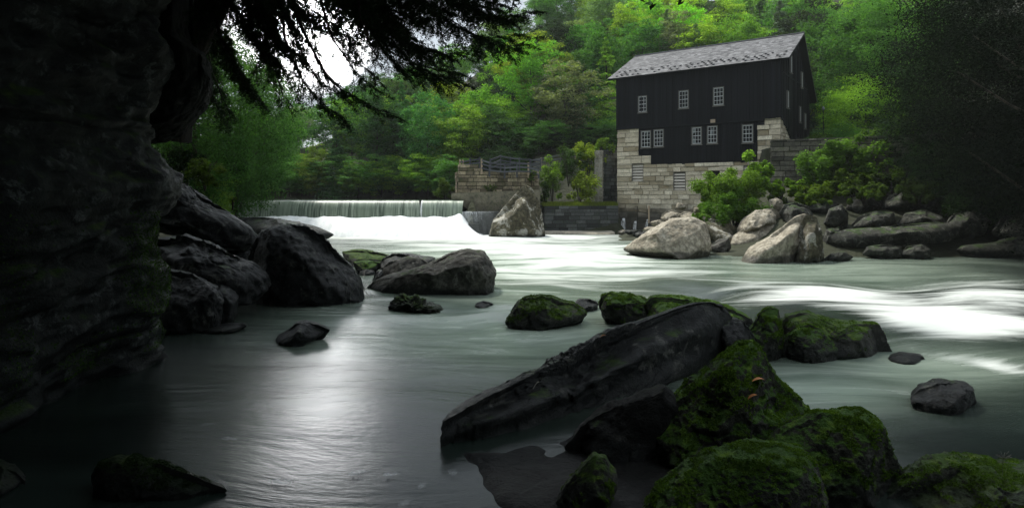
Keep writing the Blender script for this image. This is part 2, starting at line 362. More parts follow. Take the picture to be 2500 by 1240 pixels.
def terrain(x, y):
    x = np.asarray(x, float); y = np.asarray(y, float)
    d1, i1 = pdist(RIVER, x, y); d2, i2 = pdist(POOL, x, y)
    fac = np.interp(x, [-120, -60, -40, -20, -5, 60], [.2, .2, .35, .65, 1, 1])
    prof = np.interp(y, [60, 74, 90, 100, 112, 135, 200], [3.3, 3.5, 9.5, 17.5, 27, 44, 70])
    hill = np.where(d2 < 1.5, 3.25, 3.3 + (prof - 3.3) * fac)
    wl = 44 + (31 - x) * .55                                # line of the retaining wall
    front = .1 + np.minimum(4.3, .36 * d1) * (.10 + .90 * sst(11, 22, x))
    terr = np.where((y > wl + 1.0) & (x > 21.0), 7.6, front)
    right = np.maximum(terr, np.interp(y, [62, 66, 74, 90, 100, 112, 135, 200], [0, 3.5, 9, 18, 24, 31, 47, 75]))
    low = np.where((x < 10.2) & (y < 72) & (y > 57.6), np.minimum(2.5 + np.maximum(0, y - 60.5) * .55, .1 + 1.5 * d1), right)
    rz = np.where(x > 2, low, hill)
    rz = np.where((x <= 2) & (x > -5) & (y < 70) & (y > 59.5), np.minimum(np.maximum(hill, 5.2), 5.6), rz)
    rz = np.where((x <= 2.6) & (x > -5) & (y <= 59.5), .2, rz)
    left = .2 + .55 * d1 + 1.0 * sst(8, 20, d1) * 2
    z = np.where(x > -3, rz, np.where(y > 60, hill, left))
    z = np.where((x < -3) & (y > 50) & (y <= 60), np.maximum(left * .7, 3.3) + .3 * np.minimum(d1, d2), z)
    z = z + fbm(np.stack([x * .15, y * .15, x * 0], -1).reshape(-1, 3), 3).reshape(x.shape) * np.minimum(d1, 4) * .12
    px, _ = proj(x, np.maximum(y, 1), z)
    lim = H + (HZ - (skyline(px) + 125)) / F * np.maximum(y, 1)
    z = np.where(y > 60, np.minimum(z, np.maximum(lim, 3.4)), z)
    z = np.where(i1, -np.minimum(1.4, d1 * .5) - .1, z)
    z = np.where(i2, 1.5, z)
    return z
def tz(x, y): return float(terrain(np.array([x]), np.array([y]))[0])

xs = np.concatenate([np.linspace(-400, -90, 12)[:-1], np.linspace(-90, 90, 226), np.linspace(90, 400, 12)[1:]])
ys = np.concatenate([np.linspace(-80, -14, 6)[:-1], np.linspace(-14, 150, 215), np.linspace(150, 600, 16)[1:]])
X, Y = np.meshgrid(xs, ys); Z = terrain(X, Y); Z = np.where(Y < -8, np.maximum(Z, (-8 - Y) * .35 - 1), Z)
Z = np.where(Y > 150, np.minimum(Z, 45), Z)
nx, ny = len(xs), len(ys); idx = np.arange(nx * ny).reshape(ny, nx)
faces = np.stack([idx[:-1, :-1], idx[:-1, 1:], idx[1:, 1:], idx[1:, :-1]], -1).reshape(-1, 4)
tag(mk('terrain', np.stack([X, Y, Z], -1).reshape(-1, 3), faces, M['ground'], smooth=True), kind='structure')

# ------------------------------------------------------------------ creek surface
Ds = np.concatenate([np.linspace(-11, 4, 26)[:-1], 4 + (55.2 - 4) * (np.linspace(0, 1, 400) ** 1.35)])
ks = np.linspace(-1.45, 1.45, 560)
X = ks[None, :] * (Ds[:, None] + 13); Y = np.repeat(Ds[:, None], len(ks), 1)
px, py = proj(X, Y, 0 * X)
EL = [  # px, py, half width, half height, tilt, strength : where the creek runs white
    (900, 572, 330, 10, 0, 1.6), (1250, 576, 300, 7, 0, .8), (1000, 596, 260, 14, 0, .25), (1300, 600, 300, 24, 2, .72),
    (1380, 640, 250, 34, 6, .78), (1300, 668, 140, 18, 4, .5), (1560, 650, 260, 16, 6, .42), (1700, 690, 260, 12, 5, .25), (1480, 615, 60, 12, 0, .5), (1500, 586, 110, 10, 0, .35),
    (1990, 728, 180, 22, -4, 1.3), (2200, 762, 220, 26, 8, .85), (2420, 735, 160, 34, 0, 1.25), (2380, 802, 210, 22, 4, 1.25), (2260, 800, 120, 18, 8, .7),
    (2440, 890, 70, 14, 10, 1.1), (2300, 865, 120, 14, 10, .35), (2210, 960, 40, 26, 30, .22), (1840, 700, 80, 10, -5, .3),
    (1235, 750, 60, 9, -4, .6), (1230, 780, 55, 10, 5, .45), (1290, 1198, 18, 8, 0, .0),
    (1560, 745, 60, 14, 0, .25), (1480, 790, 60, 10, 0, .22), (900, 735, 90, 14, -8, .30), (960, 690, 60, 16, 0, .2), (930, 640, 60, 8, 0, .25), (610, 795, 14, 4, 0, .4),
    (1000, 790, 260, 44, 0, .22), (1150, 850, 200, 40, -6, .15), (2050, 930, 160, 22, 5, .25), (1330, 700, 200, 20, 3, .35)]
foam = np.zeros(X.shape)
for cx, cy, a, b_, tl, s in EL:
    q = R(tl); dx = px - cx; dy = py - cy; u = dx * math.cos(q) + dy * math.sin(q); w_ = -dx * math.sin(q) + dy * math.cos(q)
    foam += s * np.exp(-((u / a) ** 2 + (w_ / b_) ** 2) * .9)
foam *= (Y > 0)
MK = [(1180, 800, 400, 110, 1.0), (1300, 640, 500, 60, .8), (1980, 950, 260, 60, .8), (2000, 660, 500, 40, .55), (900, 820, 240, 80, .85), (780, 930, 130, 100, .3), (1350, 900, 200, 80, .35), (2200, 900, 300, 60, .6)]  # milky water, plus brightness around the glare painted into the water colour
milk_glare = np.zeros(X.shape)
for cx, cy, a, b_, s in MK: milk_glare = np.maximum(milk_glare, s * np.exp(-(((px - cx) / a) ** 2 + ((py - cy) / b_) ** 2)))
milk_glare = milk_glare * (Y > 0) + .02
HB = [(1990, 745, 210, 40, .20), (2400, 750, 170, 46, .20), (1720, 722, 90, 12, -.28), (2180, 700, 110, 14, -.22), (1640, 690, 120, 14, .16), (2250, 790, 260, 22, .14), (1400, 630, 120, 12, .14), (1240, 770, 40, 8, .08), (1560, 600, 80, 10, .15)]
Zw = np.zeros(X.shape)
for cx, cy, a, b_, s in HB: Zw += s * np.exp(-(((px - cx) / a) ** 2 + ((py - cy) / b_) ** 2)) * (Y > 0)
pp = np.stack([X * .22, Y * .55, X * 0], -1).reshape(-1, 3)
Zw += fbm(pp, 3, 5).reshape(X.shape) * (.010 + .06 * np.clip(foam, 0, 1) + .02 * milk_glare) * sst(4, 14, Y)
Zw = np.where(Y > 50, Zw * .3, Zw)
ny, nx = X.shape; idx = np.arange(nx * ny).reshape(ny, nx)
faces = np.stack([idx[:-1, :-1], idx[:-1, 1:], idx[1:, 1:], idx[1:, :-1]], -1).reshape(-1, 4)
tag(mk('creek_water', np.stack([X, Y, Zw], -1).reshape(-1, 3), faces, M['water'], smooth=True, attr={'foam': foam.ravel(), 'milk_glare': milk_glare.ravel()}), kind='structure')
tag(mk('pool_water', [(-130, 57.2, 3.02), (-4.2, 57.2, 3.02), (-4.2, 125, 3.02), (-130, 125, 3.02)], [(0, 1, 2, 3)], M['pool']), kind='structure')

# ------------------------------------------------------------------ dam
DC = 3.06                                  # crest height
dam = empty('dam', (-15, 56, 0), label='low concrete dam spanning the creek with water pouring over its crest', cat='dam')
b = MB(); b.box((-34, 55.9, -1), (1, 0, 0), 29.2, (0, 1, 0), 1.4, (0, 0, 1), 3.9, .5); b.build('dam_body', M['dark_concrete'], dam)
def curtain(name, x0, x1, mat, nb=200, flare=.0):
    prof = [(57.4, 3.03), (56.9, 3.05), (56.5, 3.06), (56.15, 3.06), (55.85, 3.00), (55.62, 2.84), (55.45, 2.6), (55.3, 2.3), (55.2, 1.9), (55.12, 1.5)]
    V = []; n = nb
    for i in range(n + 1):
        x = x0 + (x1 - x0) * i / n
        w = vnoise(np.array([[x * 2.0, 0, 0]]), 3)[0] * .04
        for k, (yy, zz) in enumerate(prof):
            V.append((x + flare * (k / 9.) ** 2 * (1 if i > n / 2 else 0) * (i / n) ** 6, yy + w * (k / 9.), zz))
    k = len(prof)
    Fc = [(i * k + j, i * k + j + 1, (i + 1) * k + j + 1, (i + 1) * k + j) for i in range(n) for j in range(k - 1)]
    return mk(name, V, Fc, mat, dam, smooth=True)
curtain('water_sheet', -34, -8.55, M['sheet'], 300, .5)
curtain('water_sheet', -8.2, -4.4, M['sheet'], 80, -.1)
curtain('side_fall', -8.24, -8.1, M['foam'], 4)
# the white water bursting down the apron
n1, n2 = 260, 44; V = []
for i in range(n1 + 1):
    t = i / n1; x = -33 + t * (33 - 2.3)
    for j in range(n2 + 1):
        s = j / n2
        yy = 55.35 - s * 3.2; z = 1.62 * (1 - s ** 1.9) ** .9 - .12 * s
        edge = sst(-5.5, -2.4, x); z = z * (1 - .95 * edge ** 1.3) - .1 * edge
        nn = fbm(np.array([[x * .9, s * 2.2, 1]]), 4, 9)[0]
        z += nn * .16 * math.sin(math.pi * min(1, s + .15)) * (1 - edge) + (.55 * math.exp(-((x + 4.6) / .55) ** 2) * (1 - s) ** 2)
        V.append((x, yy + nn * .1, z))
k = n2 + 1
Fc = np.array([(i * k + j, i * k + j + 1, (i + 1) * k + j + 1, (i + 1) * k + j) for i in range(n1) for j in range(n2)])
mk('white_water', V, Fc, M['foam'], dam, smooth=True)
# dark wet steps right of the fall
st = empty('concrete_apron', (-2.3, 55, 0), label='dark wet concrete step between the dam and the pointed boulder, thin veil of water', cat='concrete step')
b = MB(); b.box((-5.2, 55.4, -1), (1, 0, 0), 4.6, (0, 1, 0), 1.6, (0, 0, 1), 3.05, .4); b.box((-3.9, 54.6, -1), (1, 0, 0), 1.0, (0, 1, 0), .9, (0, 0, 1), 2.0, .3)
b.box((-1.1, 55.1, -1), (1, 0, 0), .9, (0, 1, 0), 1.5, (0, 0, 1), 3.0, .9)
b.build('step', M['dark_concrete'], st)
V = []; vv = []
for i in range(25):
    for j, (yy, zz) in enumerate(((55.5, 2.07), (55.36, 2.06), (55.3, 1.8), (55.25, 1.0), (55.2, 0))):
        V.append((-4.6 + i * .125, yy, zz)); vv.append((.55 if j < 3 else .3) * (1 - i / 26))
Fc = [(i * 5 + j, i * 5 + j + 1, (i + 1) * 5 + j + 1, (i + 1) * 5 + j) for i in range(24) for j in range(4)]
mk('thin_fall', V, Fc, M['veil'], st, smooth=True, attr={'veil': vv})

# ------------------------------------------------------------------ stone walls
UP = np.array((0, 0, 1.))
def subtract(iv, a, b):
    r = []
    for s, e in iv:
        if b <= s or a >= e: r.append((s, e)); continue
        if a > s: r.append((s, a))
        if b < e: r.append((b, e))
    return r
def masonry(o, u, n, rects, holes=(), course=.42, blk=(.5, 1.2), depth=.25, joint=.05, seed=0, rough=.03, poly=None, tilt=None):
    """blocks on the face through o along u, outward normal n; rects (s0,z0,s1,z1) are filled, holes left open"""
    rnd = random.Random(seed); b = MB(); o = np.array(o, float); u = np.array(u, float); n = np.array(n, float)
    z0 = min(r[1] for r in rects); z1 = max(r[3] for r in rects); z = z0
    while z < z1 - .04:
        c = course * rnd.uniform(.8, 1.2); zt = min(z + c, z1)
        for q in sorted(set([r[1] for r in rects] + [r[3] for r in rects] + [h[1] for h in holes] + [h[3] for h in holes])):
            if z + .08 < q < zt: zt = q; break
        zm = (z + zt) / 2; iv = []
        for r in rects:
            if r[1] <= zm <= r[3]: iv.append((r[0], r[2]))
        iv.sort(); mg = []
        for s, e in iv:
            if mg and s <= mg[-1][1] + 1e-4: mg[-1] = (mg[-1][0], max(e, mg[-1][1]))
            else: mg.append((s, e))
        for h in holes:
            if h[1] <= zm <= h[3]: mg = subtract(mg, h[0], h[2])
        for s, e in mg:
            if poly: e = min(e, poly(zm))
            while s < e - .03:
                L = rnd.uniform(*blk)
                if e - s - L < .25: L = e - s
                pr = rnd.uniform(0, rough) ; tv = min(1, max(0, rnd.gauss(.5, .36)))
                b.box(o + u * (s + joint / 2) + UP * (z + joint / 2) - n * depth, u, L - joint, n, depth + pr, UP, zt - z - joint, tv)
                s += L
        z = zt
    return b

def wallthing(name, label, A, B_, zb, zt, mat, joint_mat, seed, course=.4, blk=(.5, 1.1), thick=1.0, top=None, rough=.05, side=True, cat='wall'):
    """free standing masonry wall from A to B (x,y) facing the camera"""
    A = np.array((*A, 0.)); B_ = np.array((*B_, 0.)); u = B_ - A; L = np.linalg.norm(u); u /= L; n = np.array((u[1], -u[0], 0.))
    if n[1] > 0: n = -n
    e = empty(name, (*(A + B_)[:2] / 2, zb), label=label, cat=cat)
    b = masonry(A, u, n, [(0, zb, L, zt)], course=course, blk=blk, seed=seed, rough=rough)
    if side:
        for q, dd in ((A, -u), (B_, u)):
            b2 = masonry(q - n * thick if np.dot(dd, u) < 0 else q, n if np.dot(dd, u) < 0 else -n, dd, [(0, zb, thick - .26, zt)] if np.dot(dd, u) < 0 else [(.26, zb, thick, zt)], course=course, blk=blk, seed=seed + 1, rough=rough)
            k = len(b.v); b.v += b2.v; b.f += [[i + k for i in f] for f in b2.f]; b.t += b2.t
    b.build('stones', mat, e)
    c = MB(); c.box(A + u * .05 - n * (thick) + UP * zb, u, L - .1, n, thick - .035, UP, zt - zb - .03, .5)
    c.build('wall_core', joint_mat, e)
    return e, A, u, n, L

# ------------------------------------------------------------------ the mill
A = np.array(((1507 - 1250) / F * 60, 60., 0)); B = np.array(((1906 - 1250) / F * 51.3, 51.3, 0))
U = B - A; ML = np.linalg.norm(U); U /= ML; NB = np.array((-U[1], U[0], 0)); NF = -NB         # NB: into the building
MW = 11.8
def onplane(px, py, P0, u):
    """ray through a photo point -> (s, z) on the vertical plane through P0 along u"""
    dx = (px - 1250) / F; nrm = np.array((u[1], -u[0])); t = np.dot(nrm, P0[:2]) / np.dot(nrm, (dx, 1.))
    pt = np.array((dx * t, t)); return float(np.dot(pt - P0[:2], u[:2])), H - (py - HZ) / F * t
def fr(px, py): return onplane(px, py, A, U)
def gb(px, py): return onplane(px, py, B, NB)
mill = empty('mill', (A + B) / 2 + NB * 5, label='tall black wooden gristmill on a pale stone base beside the creek', cat='mill building')
EZ = fr(1906, 141)[1]                       # eave height
s_l1 = fr(1560, 380)[0]; s_l2 = fr(1590, 402)[0]; z_step = fr(1575, 380)[1]; z_bot = fr(1700, 398)[1]
s_r = fr(1849, 350)[0]; s_r2 = fr(1866, 300)[0]; z_r = fr(1857, 306)[1]; z_top = fr(1885, 288)[1]; z_ltop = fr(1530, 316)[1]
z_topL = z_ltop
holes = []
vents = [fr(1543, 400) + fr(1571, 443), fr(1644, 420) + fr(1674, 465)]
vents = [(v[0], v[3], v[2], v[1]) for v in vents]
d0 = fr(1727, 417); d1_ = fr(1757, 460); door = (d0[0], d1_[1], d1_[0], d0[1])
v3 = fr(1815, 404); v4 = fr(1845, 450); vents.append((v3[0], v4[1], v4[0], v3[1]))
rects = [(0, -.6, ML, z_bot), (0, z_bot, s_l2, z_step), (0, z_step, s_l1, z_ltop), (s_r, z_bot, ML, z_r), (s_r2, z_r, ML, z_top)]
b = masonry(A, U, NF, rects, vents + [door], course=.46, blk=(.6, 1.5), seed=5, rough=.13, joint=.05)
# left end and the gable's stone
gs = gb(1950, 334)
b2 = masonry(A + NB * MW, -NB, -U, [(0, -.6, MW - .26, z_ltop)], course=.36, seed=6)
zg0 = z_top; zg1 = z_top - 3.4
b3 = masonry(B, NB, U, [(.27, 2, MW, z_top)], course=.34, blk=(.4, .9), seed=7, rough=.06, poly=lambda z: .3 + max(0, (z_top + .1 - z)) * 2.4)
for q in (b2, b3):
    k = len(b.v); b.v += q.v; b.f += [[i + k for i in f] for f in q.f]; b.t += q.t
b.build('stone_base', M['mill_stone'], mill)
c = MB()
def core(s0, z0, s1, z1, t=.5): c.box(A + U * s0 + UP * z0 - NF * .9, U, s1 - s0, NF, .865, UP, z1 - z0, t)
# mortar bed behind the blocks, cut round the openings
xsn = sorted(set([.03, ML - .03] + [h[0] for h in vents + [door]] + [h[2] for h in vents + [door]]))
for i in range(len(xsn) - 1):
    s0, s1 = xsn[i], xsn[i + 1]; sm = (s0 + s1) / 2; h = [q for q in vents + [door] if q[0] <= sm <= q[2]]
    if h: core(s0, -.6, s1, h[0][1]); core(s0, h[0][3], s1, z_bot - .02)
    else: core(s0, -.6, s1, z_bot - .02)
core(.03, z_bot, s_l2 - .02, z_step - .02); core(.03, z_step, s_l1 - .02, z_ltop - .02); core(s_r + .02, z_bot, ML - .03, z_r - .02); core(s_r2 + .02, z_r, ML - .03, z_top - .02)
c.box(B + NB * .9 - U * .9, U, .865, NB, MW - 1.8, UP, 6.0, .5)
c.build('mortar_bed', M['mortar'], mill)

def boards(P0, u, n, cells, name, seed, t=.05, w=(.2, .32), zfun=None):
    rnd = random.Random(seed); bb = MB()
    for (s0, z0, s1, z1) in cells:
        s = s0
        while s < s1 - .01:
            L = min(rnd.uniform(*w), s1 - s)
            zt = z1 if zfun is None else zfun(s + L / 2, z1)
            zb = (z0(s + L / 2) if callable(z0) else z0) - rnd.uniform(0, .10)
            bb.box(P0 + u * s + UP * zb, u, L - .012, n, t + rnd.uniform(0, .022), UP, zt - zb, max(0, min(1, rnd.gauss(.4, .3))))
            if rnd.random() < .55: bb.box(P0 + u * (s + L - .035) + UP * (zb + .05), u, .05, n, t + .045, UP, zt - zb - .05, rnd.random() * .8)
            s += L
    return bb
# front: upper storey overhangs the lower one a little
pf = A + NF * .02
seamL, seamR = fr(1507, 317)[1], fr(1849, 290)[1]
seam = z_ltop + .05
bb = boards(pf, U, NF, [(0, seam, s_r2, EZ), (s_r2, z_top, ML + .03, EZ)], 'x', 11, .16)
bb.build('upper_siding', M['siding'], mill)
bb = boards(pf, U, NF, [(s_l1, z_step, s_l2, seam + .1), (s_l2, z_bot, s_r, seam + .1), (s_r, z_r, s_r2, seam + .1)], 'x', 12, .04)
bb.build('lower_siding', M['siding'], mill)
bb = MB(); bb.box(pf + UP * (seam - .08) + U * s_l1, U, s_r2 - s_l1, NF, .19, UP, .09, .8)
bb.box(pf + UP * (seam - .05) - U * .02, U, s_l1 + .02, NF, .2, UP, .22, .9); bb.build('seam_board', M['siding'], mill)
for s_c in (0., ML - .12):
    bb = MB(); bb.box(A + U * s_c + UP * (z_top + .05 if s_c else seam + .2) + NF * .21, U, .16, NF, .05, UP, EZ - (z_top if s_c else seam) - .3, .95)
    bb.build('corner_board', M['siding'], mill)
# unseen black core added to keep light out
c = MB(); c.box(A + U * .15 + UP * (z_bot + .05) + NB * .12, U, ML - .3, NB, MW - .3, UP, EZ - z_bot - .1); c.build('light_block_core', M['void'], mill)
# gable
RS = MW * .5; RZ = P(1957, 84, 51.3 + .814 * RS - .45)[2]; EZB = EZ - 1.9
def gz(s, z1=0): return (EZ + (RZ - EZ) * s / RS if s < RS else RZ + (EZB - RZ) * (s - RS) / (MW - RS)) - .06
bb = boards(B + U * .02, NB, U, [(0, lambda s: z_top - min(s / 2.4, 3.6), MW, 0)], 'x', 13, .1, zfun=lambda s, z: gz(s))
bb.build('gable_siding', M['siding'], mill)
bb = boards(A + NB * 0, NB, -U, [(0, z_ltop, MW, 0)], 'x', 14, .1, zfun=lambda s, z: gz(s)); bb.build('gable_siding', M['siding'], mill)
bb = boards(A + NB * MW, U, NB, [(0, 3, ML, EZB)], 'x', 15, .1, w=(.5, .9)); bb.build('rear_siding', M['siding'], mill)
bb = MB(); zz = gb(1906, 178)[1]; bb.box(B + U * .12 + UP * (zz), NB, MW, U, .08, UP, .10, .9); bb.build('seam_board', M['siding'], mill)
# roof : rafters slab + slates laid in courses
OH = .75; EO = .55
def roofside(front):
    rs = MB(); sh = MB(); rnd = random.Random(31 + front)
    s0, z0 = (-EO, EZ - (RZ - EZ) / RS * EO + .10) if front else (MW + EO, EZB + (EZB - RZ) / (MW - RS) * EO + .10)
    e0 = A - U * OH + NB * s0 + UP * z0; r0 = A - U * OH + NB * RS + UP * (RZ + .10)
    d = r0 - e0; L = np.linalg.norm(d); d /= L; nn = np.cross(U, d); nn = nn if nn[2] > 0 else -nn
    WL = ML + 2 * OH
    rs.box(e0 - nn * .16, U, WL, d, L, nn, .13, .3)
    k = 0; y = 0; c_ = .27
    while y < L - .02:
        x = -.03 - rnd.random() * .3
        while x < WL:
            w = rnd.uniform(.26, .42); xa = max(x, -.03); xb = min(x + w, WL + .03)
            if xb > xa + .02:
                yy = y + rnd.uniform(-.02, .02); ln = min(c_ * 1.5, L - yy + .02)
                o = e0 + U * xa + d * yy + nn * (.012 + rnd.random() * .012)
                tl = d * ln - nn * .03
                v = [o, o + U * (xb - xa - .012), o + U * (xb - xa - .012) + tl, o + tl]; bix = len(sh.v)
                sh.v += v + [q + nn * .022 for q in v]; tt = min(1, max(0, rnd.gauss(.45, .25)))
                for q in ((4, 5, 6, 7), (0, 1, 5, 4), (1, 2, 6, 5), (3, 0, 4, 7)): sh.f.append([bix + i for i in q]); sh.t.append(tt)
            x += w
        y += c_
    g = MB()
    if front:
        for r_ in range(4):
            for i in range(int(WL / .55)):
                if rnd.random() < .62:
                    o = e0 + U * (.2 + i * .55 + (r_ % 2) * .27) + d * (.35 + r_ * .45) + nn * .04
                    g.box(o, U, .16, d, .16, nn, .09, .1)
                    if rnd.random() < .7: g.box(o - U * .15 + d * .16, U, .05, d + U * .8, .26, nn, .035, .9)
    return rs, sh, g
rf = MB(); a_, s_, g_ = roofside(1); a2, s2_, _ = roofside(0)
k = len(a_.v); a_.v += a2.v; a_.f += [[i + k for i in f] for f in a2.f]; a_.t += a2.t
# barge boards
for s_end, e0_ in ((0, A - U * OH), (1, B + U * (OH - .05))):
    pass
roof = a_.build('roof', M['siding'], mill)
k = len(s_.v); s_.v += s2_.v; s_.f += [[i + k for i in f] for f in s2_.f]; s_.t += s2_.t
k = len(s_.v); s_.v += g_.v; s_.f += [[i + k for i in f] for f in g_.f]; s_.t += [0. if t < .5 else 1. for t in g_.t]
sh = s_.build('slates', M['shingle'], roof); sh.location = (0, 0, 0)
b = MB(); b.box(A - U * OH + NB * (RS - .12) + UP * (RZ + .13), U, ML + 2 * OH, NB, .24, UP, .07, .9); q = b.build('ridge_cap', M['shingle'], roof); q.location = (0, 0, 0)

def window(P0, u, n, s0, z0, s1, z1, parent, cols=3, rows=4):
    e = MB(); w = s1 - s0; h = z1 - z0; t = .07; pr = .21
    base = P0 + n * .0
    e.box(base + u * s0 + UP * z0, u, w, n, pr, UP, t, .3); e.box(base + u * s0 + UP * (z1 - t), u, w, n, pr, UP, t, .5)
    e.box(base + u * s0 + UP * (z0 + t), u, t, n, pr, UP, h - 2 * t, .5); e.box(base + u * (s1 - t) + UP * (z0 + t), u, t, n, pr, UP, h - 2 * t, .5)
    o = e.build('window', M['trim'], parent)
    sa = MB(); i0, i1, j0, j1 = s0 + t + .01, s1 - t - .01, z0 + t + .01, z1 - t - .01
    m_ = .032
    for k in range(cols + 1): sa.box(base + n * .12 + u * (i0 + (i1 - i0 - m_) * k / cols) + UP * j0, u, m_, n, .05, UP, j1 - j0, .5)
    for k in range(rows + 1):
        mm = m_ * (1.7 if k in (0, rows // 2, rows) else 1)
        sa.box(base + n * .125 + u * (i0 + .002) + UP * (j0 + (j1 - j0 - mm) * k / rows), u, i1 - i0 - .004, n, .05, UP, mm, .6)
    q = sa.build('sash', M['window_paint'], o); q.location = (0, 0, 0)
    p = MB(); p.box(base + u * (s0 + t) + UP * (z0 + t) + n * .06, u, w - 2 * t, n, .07, UP, h - 2 * t); q = p.build('pane', M['glass'], o); q.location = (0, 0, 0)
    sl_ = MB(); sl_.box(base + u * (s0 - .04) + UP * (z0 - .06), u, w + .08, n, pr + .05, UP, .058, .9); q = sl_.build('sill', M['trim'], o); q.location = (0, 0, 0)
for (cx, y0, y1, w) in ((1571, 236, 275, 22), (1671, 223, 265, 25), (1756, 215, 258, 27), (1578, 320, 361, 25), (1609, 317, 359, 25), (1702, 311, 353, 25), (1740, 308, 351, 26), (1826, 305, 349, 28)):
    a0 = fr(cx - w / 2, y0); a1 = fr(cx + w / 2, y1)
    window(A + NF * (.04 if y0 < 300 else -.06), U, NF, a0[0], a1[1], a1[0], a0[1], mill)
for (cx, y0, y1, w) in ((1926, 140, 178, 5), (1953, 180, 214, 5), (1918, 225, 263, 5), (1948.5, 263, 298, 5), (1961, 280, 313, 4)):
    a0 = gb(cx - w / 2, y0); a1 = gb(cx + w / 2, y1); wz = (a0[1] + a1[1]) / 2; hh = .75
    window(B + U * .05, NB, U, a0[0], wz - hh, min(a0[0] + .62, MW - .2), wz + hh, mill)
for vq in vents:
    b = MB(); s0, z0, s1, z1 = vq; n_ = 6
    b.box(A + U * s0 + UP * z0 - NF * .2, U, .07, NF, .18, UP, z1 - z0, .6); b.box(A + U * (s1 - .07) + UP * z0 - NF * .2, U, .07, NF, .18, UP, z1 - z0, .6)
    b.box(A + U * (s0 + .07) + UP * (z1 - .07) - NF * .2, U, s1 - s0 - .14, NF, .18, UP, .07, .6)
    o = b.build('louvre_vent', M['trim'], mill)
    b = MB(); hh = (z1 - z0 - .1) / n_
    for k in range(n_):
        b.box(A + U * (s0 + .075) + UP * (z0 + k * hh + .03) - NF * .04, U, s1 - s0 - .15, (NF * -.5 + UP * .85), hh * .85, np.cross(U, NF * -.5 + UP * .85), .03, .3 + .5 * (k % 2))
    q = b.build('slat', M['louver'], o); q.location = (0, 0, 0)
b = MB(); b.box(A + U * door[0] + UP * door[1] - NF * .7, U, door[2] - door[0], NF, .5, UP, door[3] - door[1]); b.build('doorway', M['void'], mill)  # black box in the opening, darkness of the inside in its colour
b = MB(); b.box(A + U * (door[0] - .12) + UP * (door[3]) - NF * .2, U, door[2] - door[0] + .24, NF, .26, UP, .30, .8); b.build('lintel', M['mill_stone'], mill)
b = MB(); q0 = fr(1742, 297); b.box(A + U * (q0[0] - .18) + UP * (q0[1] - .14) + NF * .1, U, .4, NF, .2, UP, .3); b.build('beam_end', M['raw_wood'], mill)

# ------------------------------------------------------------------ walls, pier, abutment, fences
e, a, u, n, L = wallthing('retaining_wall', 'grey coursed stone retaining wall running right from the mill corner behind bushes', (20.9, 49.6), (33.5, 42.5), 2.5, 8.0, M['grey_stone'], M['dark_mortar'], 21, .42, (.6, 1.6), 1.2, rough=.14, cat='wall')
e, a, u, n, L = wallthing('creek_wall', 'low black wet stone wall at the waterline left of the mill, grass on top', (3.0, 57.4), (10.15, 58.6), -.4, 2.55, M['dark_stone'], M['dark_mortar'], 22, .38, (.6, 1.5), 2.2, cat='wall')
x0 = (1451 - 1250) / F * 60.5; x1 = (1470 - 1250) / F * 60.5
wallthing('stone_pillar', 'slim pale stone pillar standing left of the mill', (x0, 60.5), (x1, 60.3), 2.4, H + (HZ - 367) / F * 60.5, M['pier_stone'], M['mortar'], 23, .34, (.3, .55), 2.2, cat='pillar')
wallthing('shaded_wall', 'dark mossy stone wall between the slim pillar and the mill', (x1 + .05, 60.9), (10.6, 61.6), 2.4, H + (HZ - 366) / F * 61.2, M['dark_stone'], M['dark_mortar'], 24, .34, (.35, .7), 1.0, rough=.09, cat='wall')
ax0 = (1119 - 1250) / F * 57.5; ax1 = (1316 - 1250) / F * 59
zt = H + (HZ - 418) / F * 57.5
ew, a, u, n, L = wallthing('abutment_wall', 'tan mossy stone wall on the concrete footing right of the dam, fence on top', (ax0, 57.4), (ax1, 58.6), 3.75, zt, M['wall_stone'], M['dark_mortar'], 25, .36, (.5, 1.2), 3.5, rough=.12, cat='wall')
b = masonry(a, u, n, [(0, zt, 2.2, zt + .38), (0, zt + .38, 1.9, zt + .62)], course=.34, seed=3, rough=.2, depth=.8); b.build('coping', M['wall_stone'], ew)
# concrete footing with a curved underside
V = []; n1 = 30
cx0, cx1 = (1103 - 1250) / F * 56.6, (1318 - 1250) / F * 58
for i in range(n1 + 1):
    t = i / n1; x = cx0 + (cx1 - cx0) * t; y = 56.2 + 1.1 * t
    zb = 1.9 + 1.25 * math.exp(-((t - .0) / .16) ** 2); ztp = 3.72 + .3 * t
    V += [(x, y, ztp), (x, y, (zb + ztp) / 2), (x, y + .15, zb), (x, y + 3, zb), (x, y + 3, ztp)]
Fc = [(i * 5 + j, i * 5 + (j + 1) % 5, (i + 1) * 5 + (j + 1) % 5, (i + 1) * 5 + j) for i in range(n1) for j in range(5)] + [(0, 4, 3, 2, 1), (n1 * 5, n1 * 5 + 1, n1 * 5 + 2, n1 * 5 + 3, n1 * 5 + 4)]
tag(mk('concrete_footing', V, Fc, M['concrete'], loc=(0, 57, 1.9)), 'stained tan concrete footing with curved underside below the stone wall by the dam', 'concrete footing')
b = MB(); b.box((-4.0, 57.5, -.5), (1, 0, 0), 5.8, (0, 1, 0), 1.5, (0, 0, 1), 2.5); o = b.build('footing_base', M['dark_concrete']); tag(o, 'dark shaded concrete base under the curved footing beside the dam', 'concrete base')
V = []; n1 = 40
for i in range(n1 + 1):
    t = i / n1; x = -.4 + 9.8 * t; y = 55.2 + .9 * t; w = vnoise(np.array([[t * 9, 0, 0]]), 4)[0] * .15
    V += [(x, y + w, -.3), (x, y + w * .5 + .1, .12 + w * .3), (x, y + 2.6, .22 + w * .3), (x, y + 2.6, -.3)]
Fc = [(i * 4 + j, i * 4 + j + 1, (i + 1) * 4 + j + 1, (i + 1) * 4 + j) for i in range(n1) for j in range(3)]
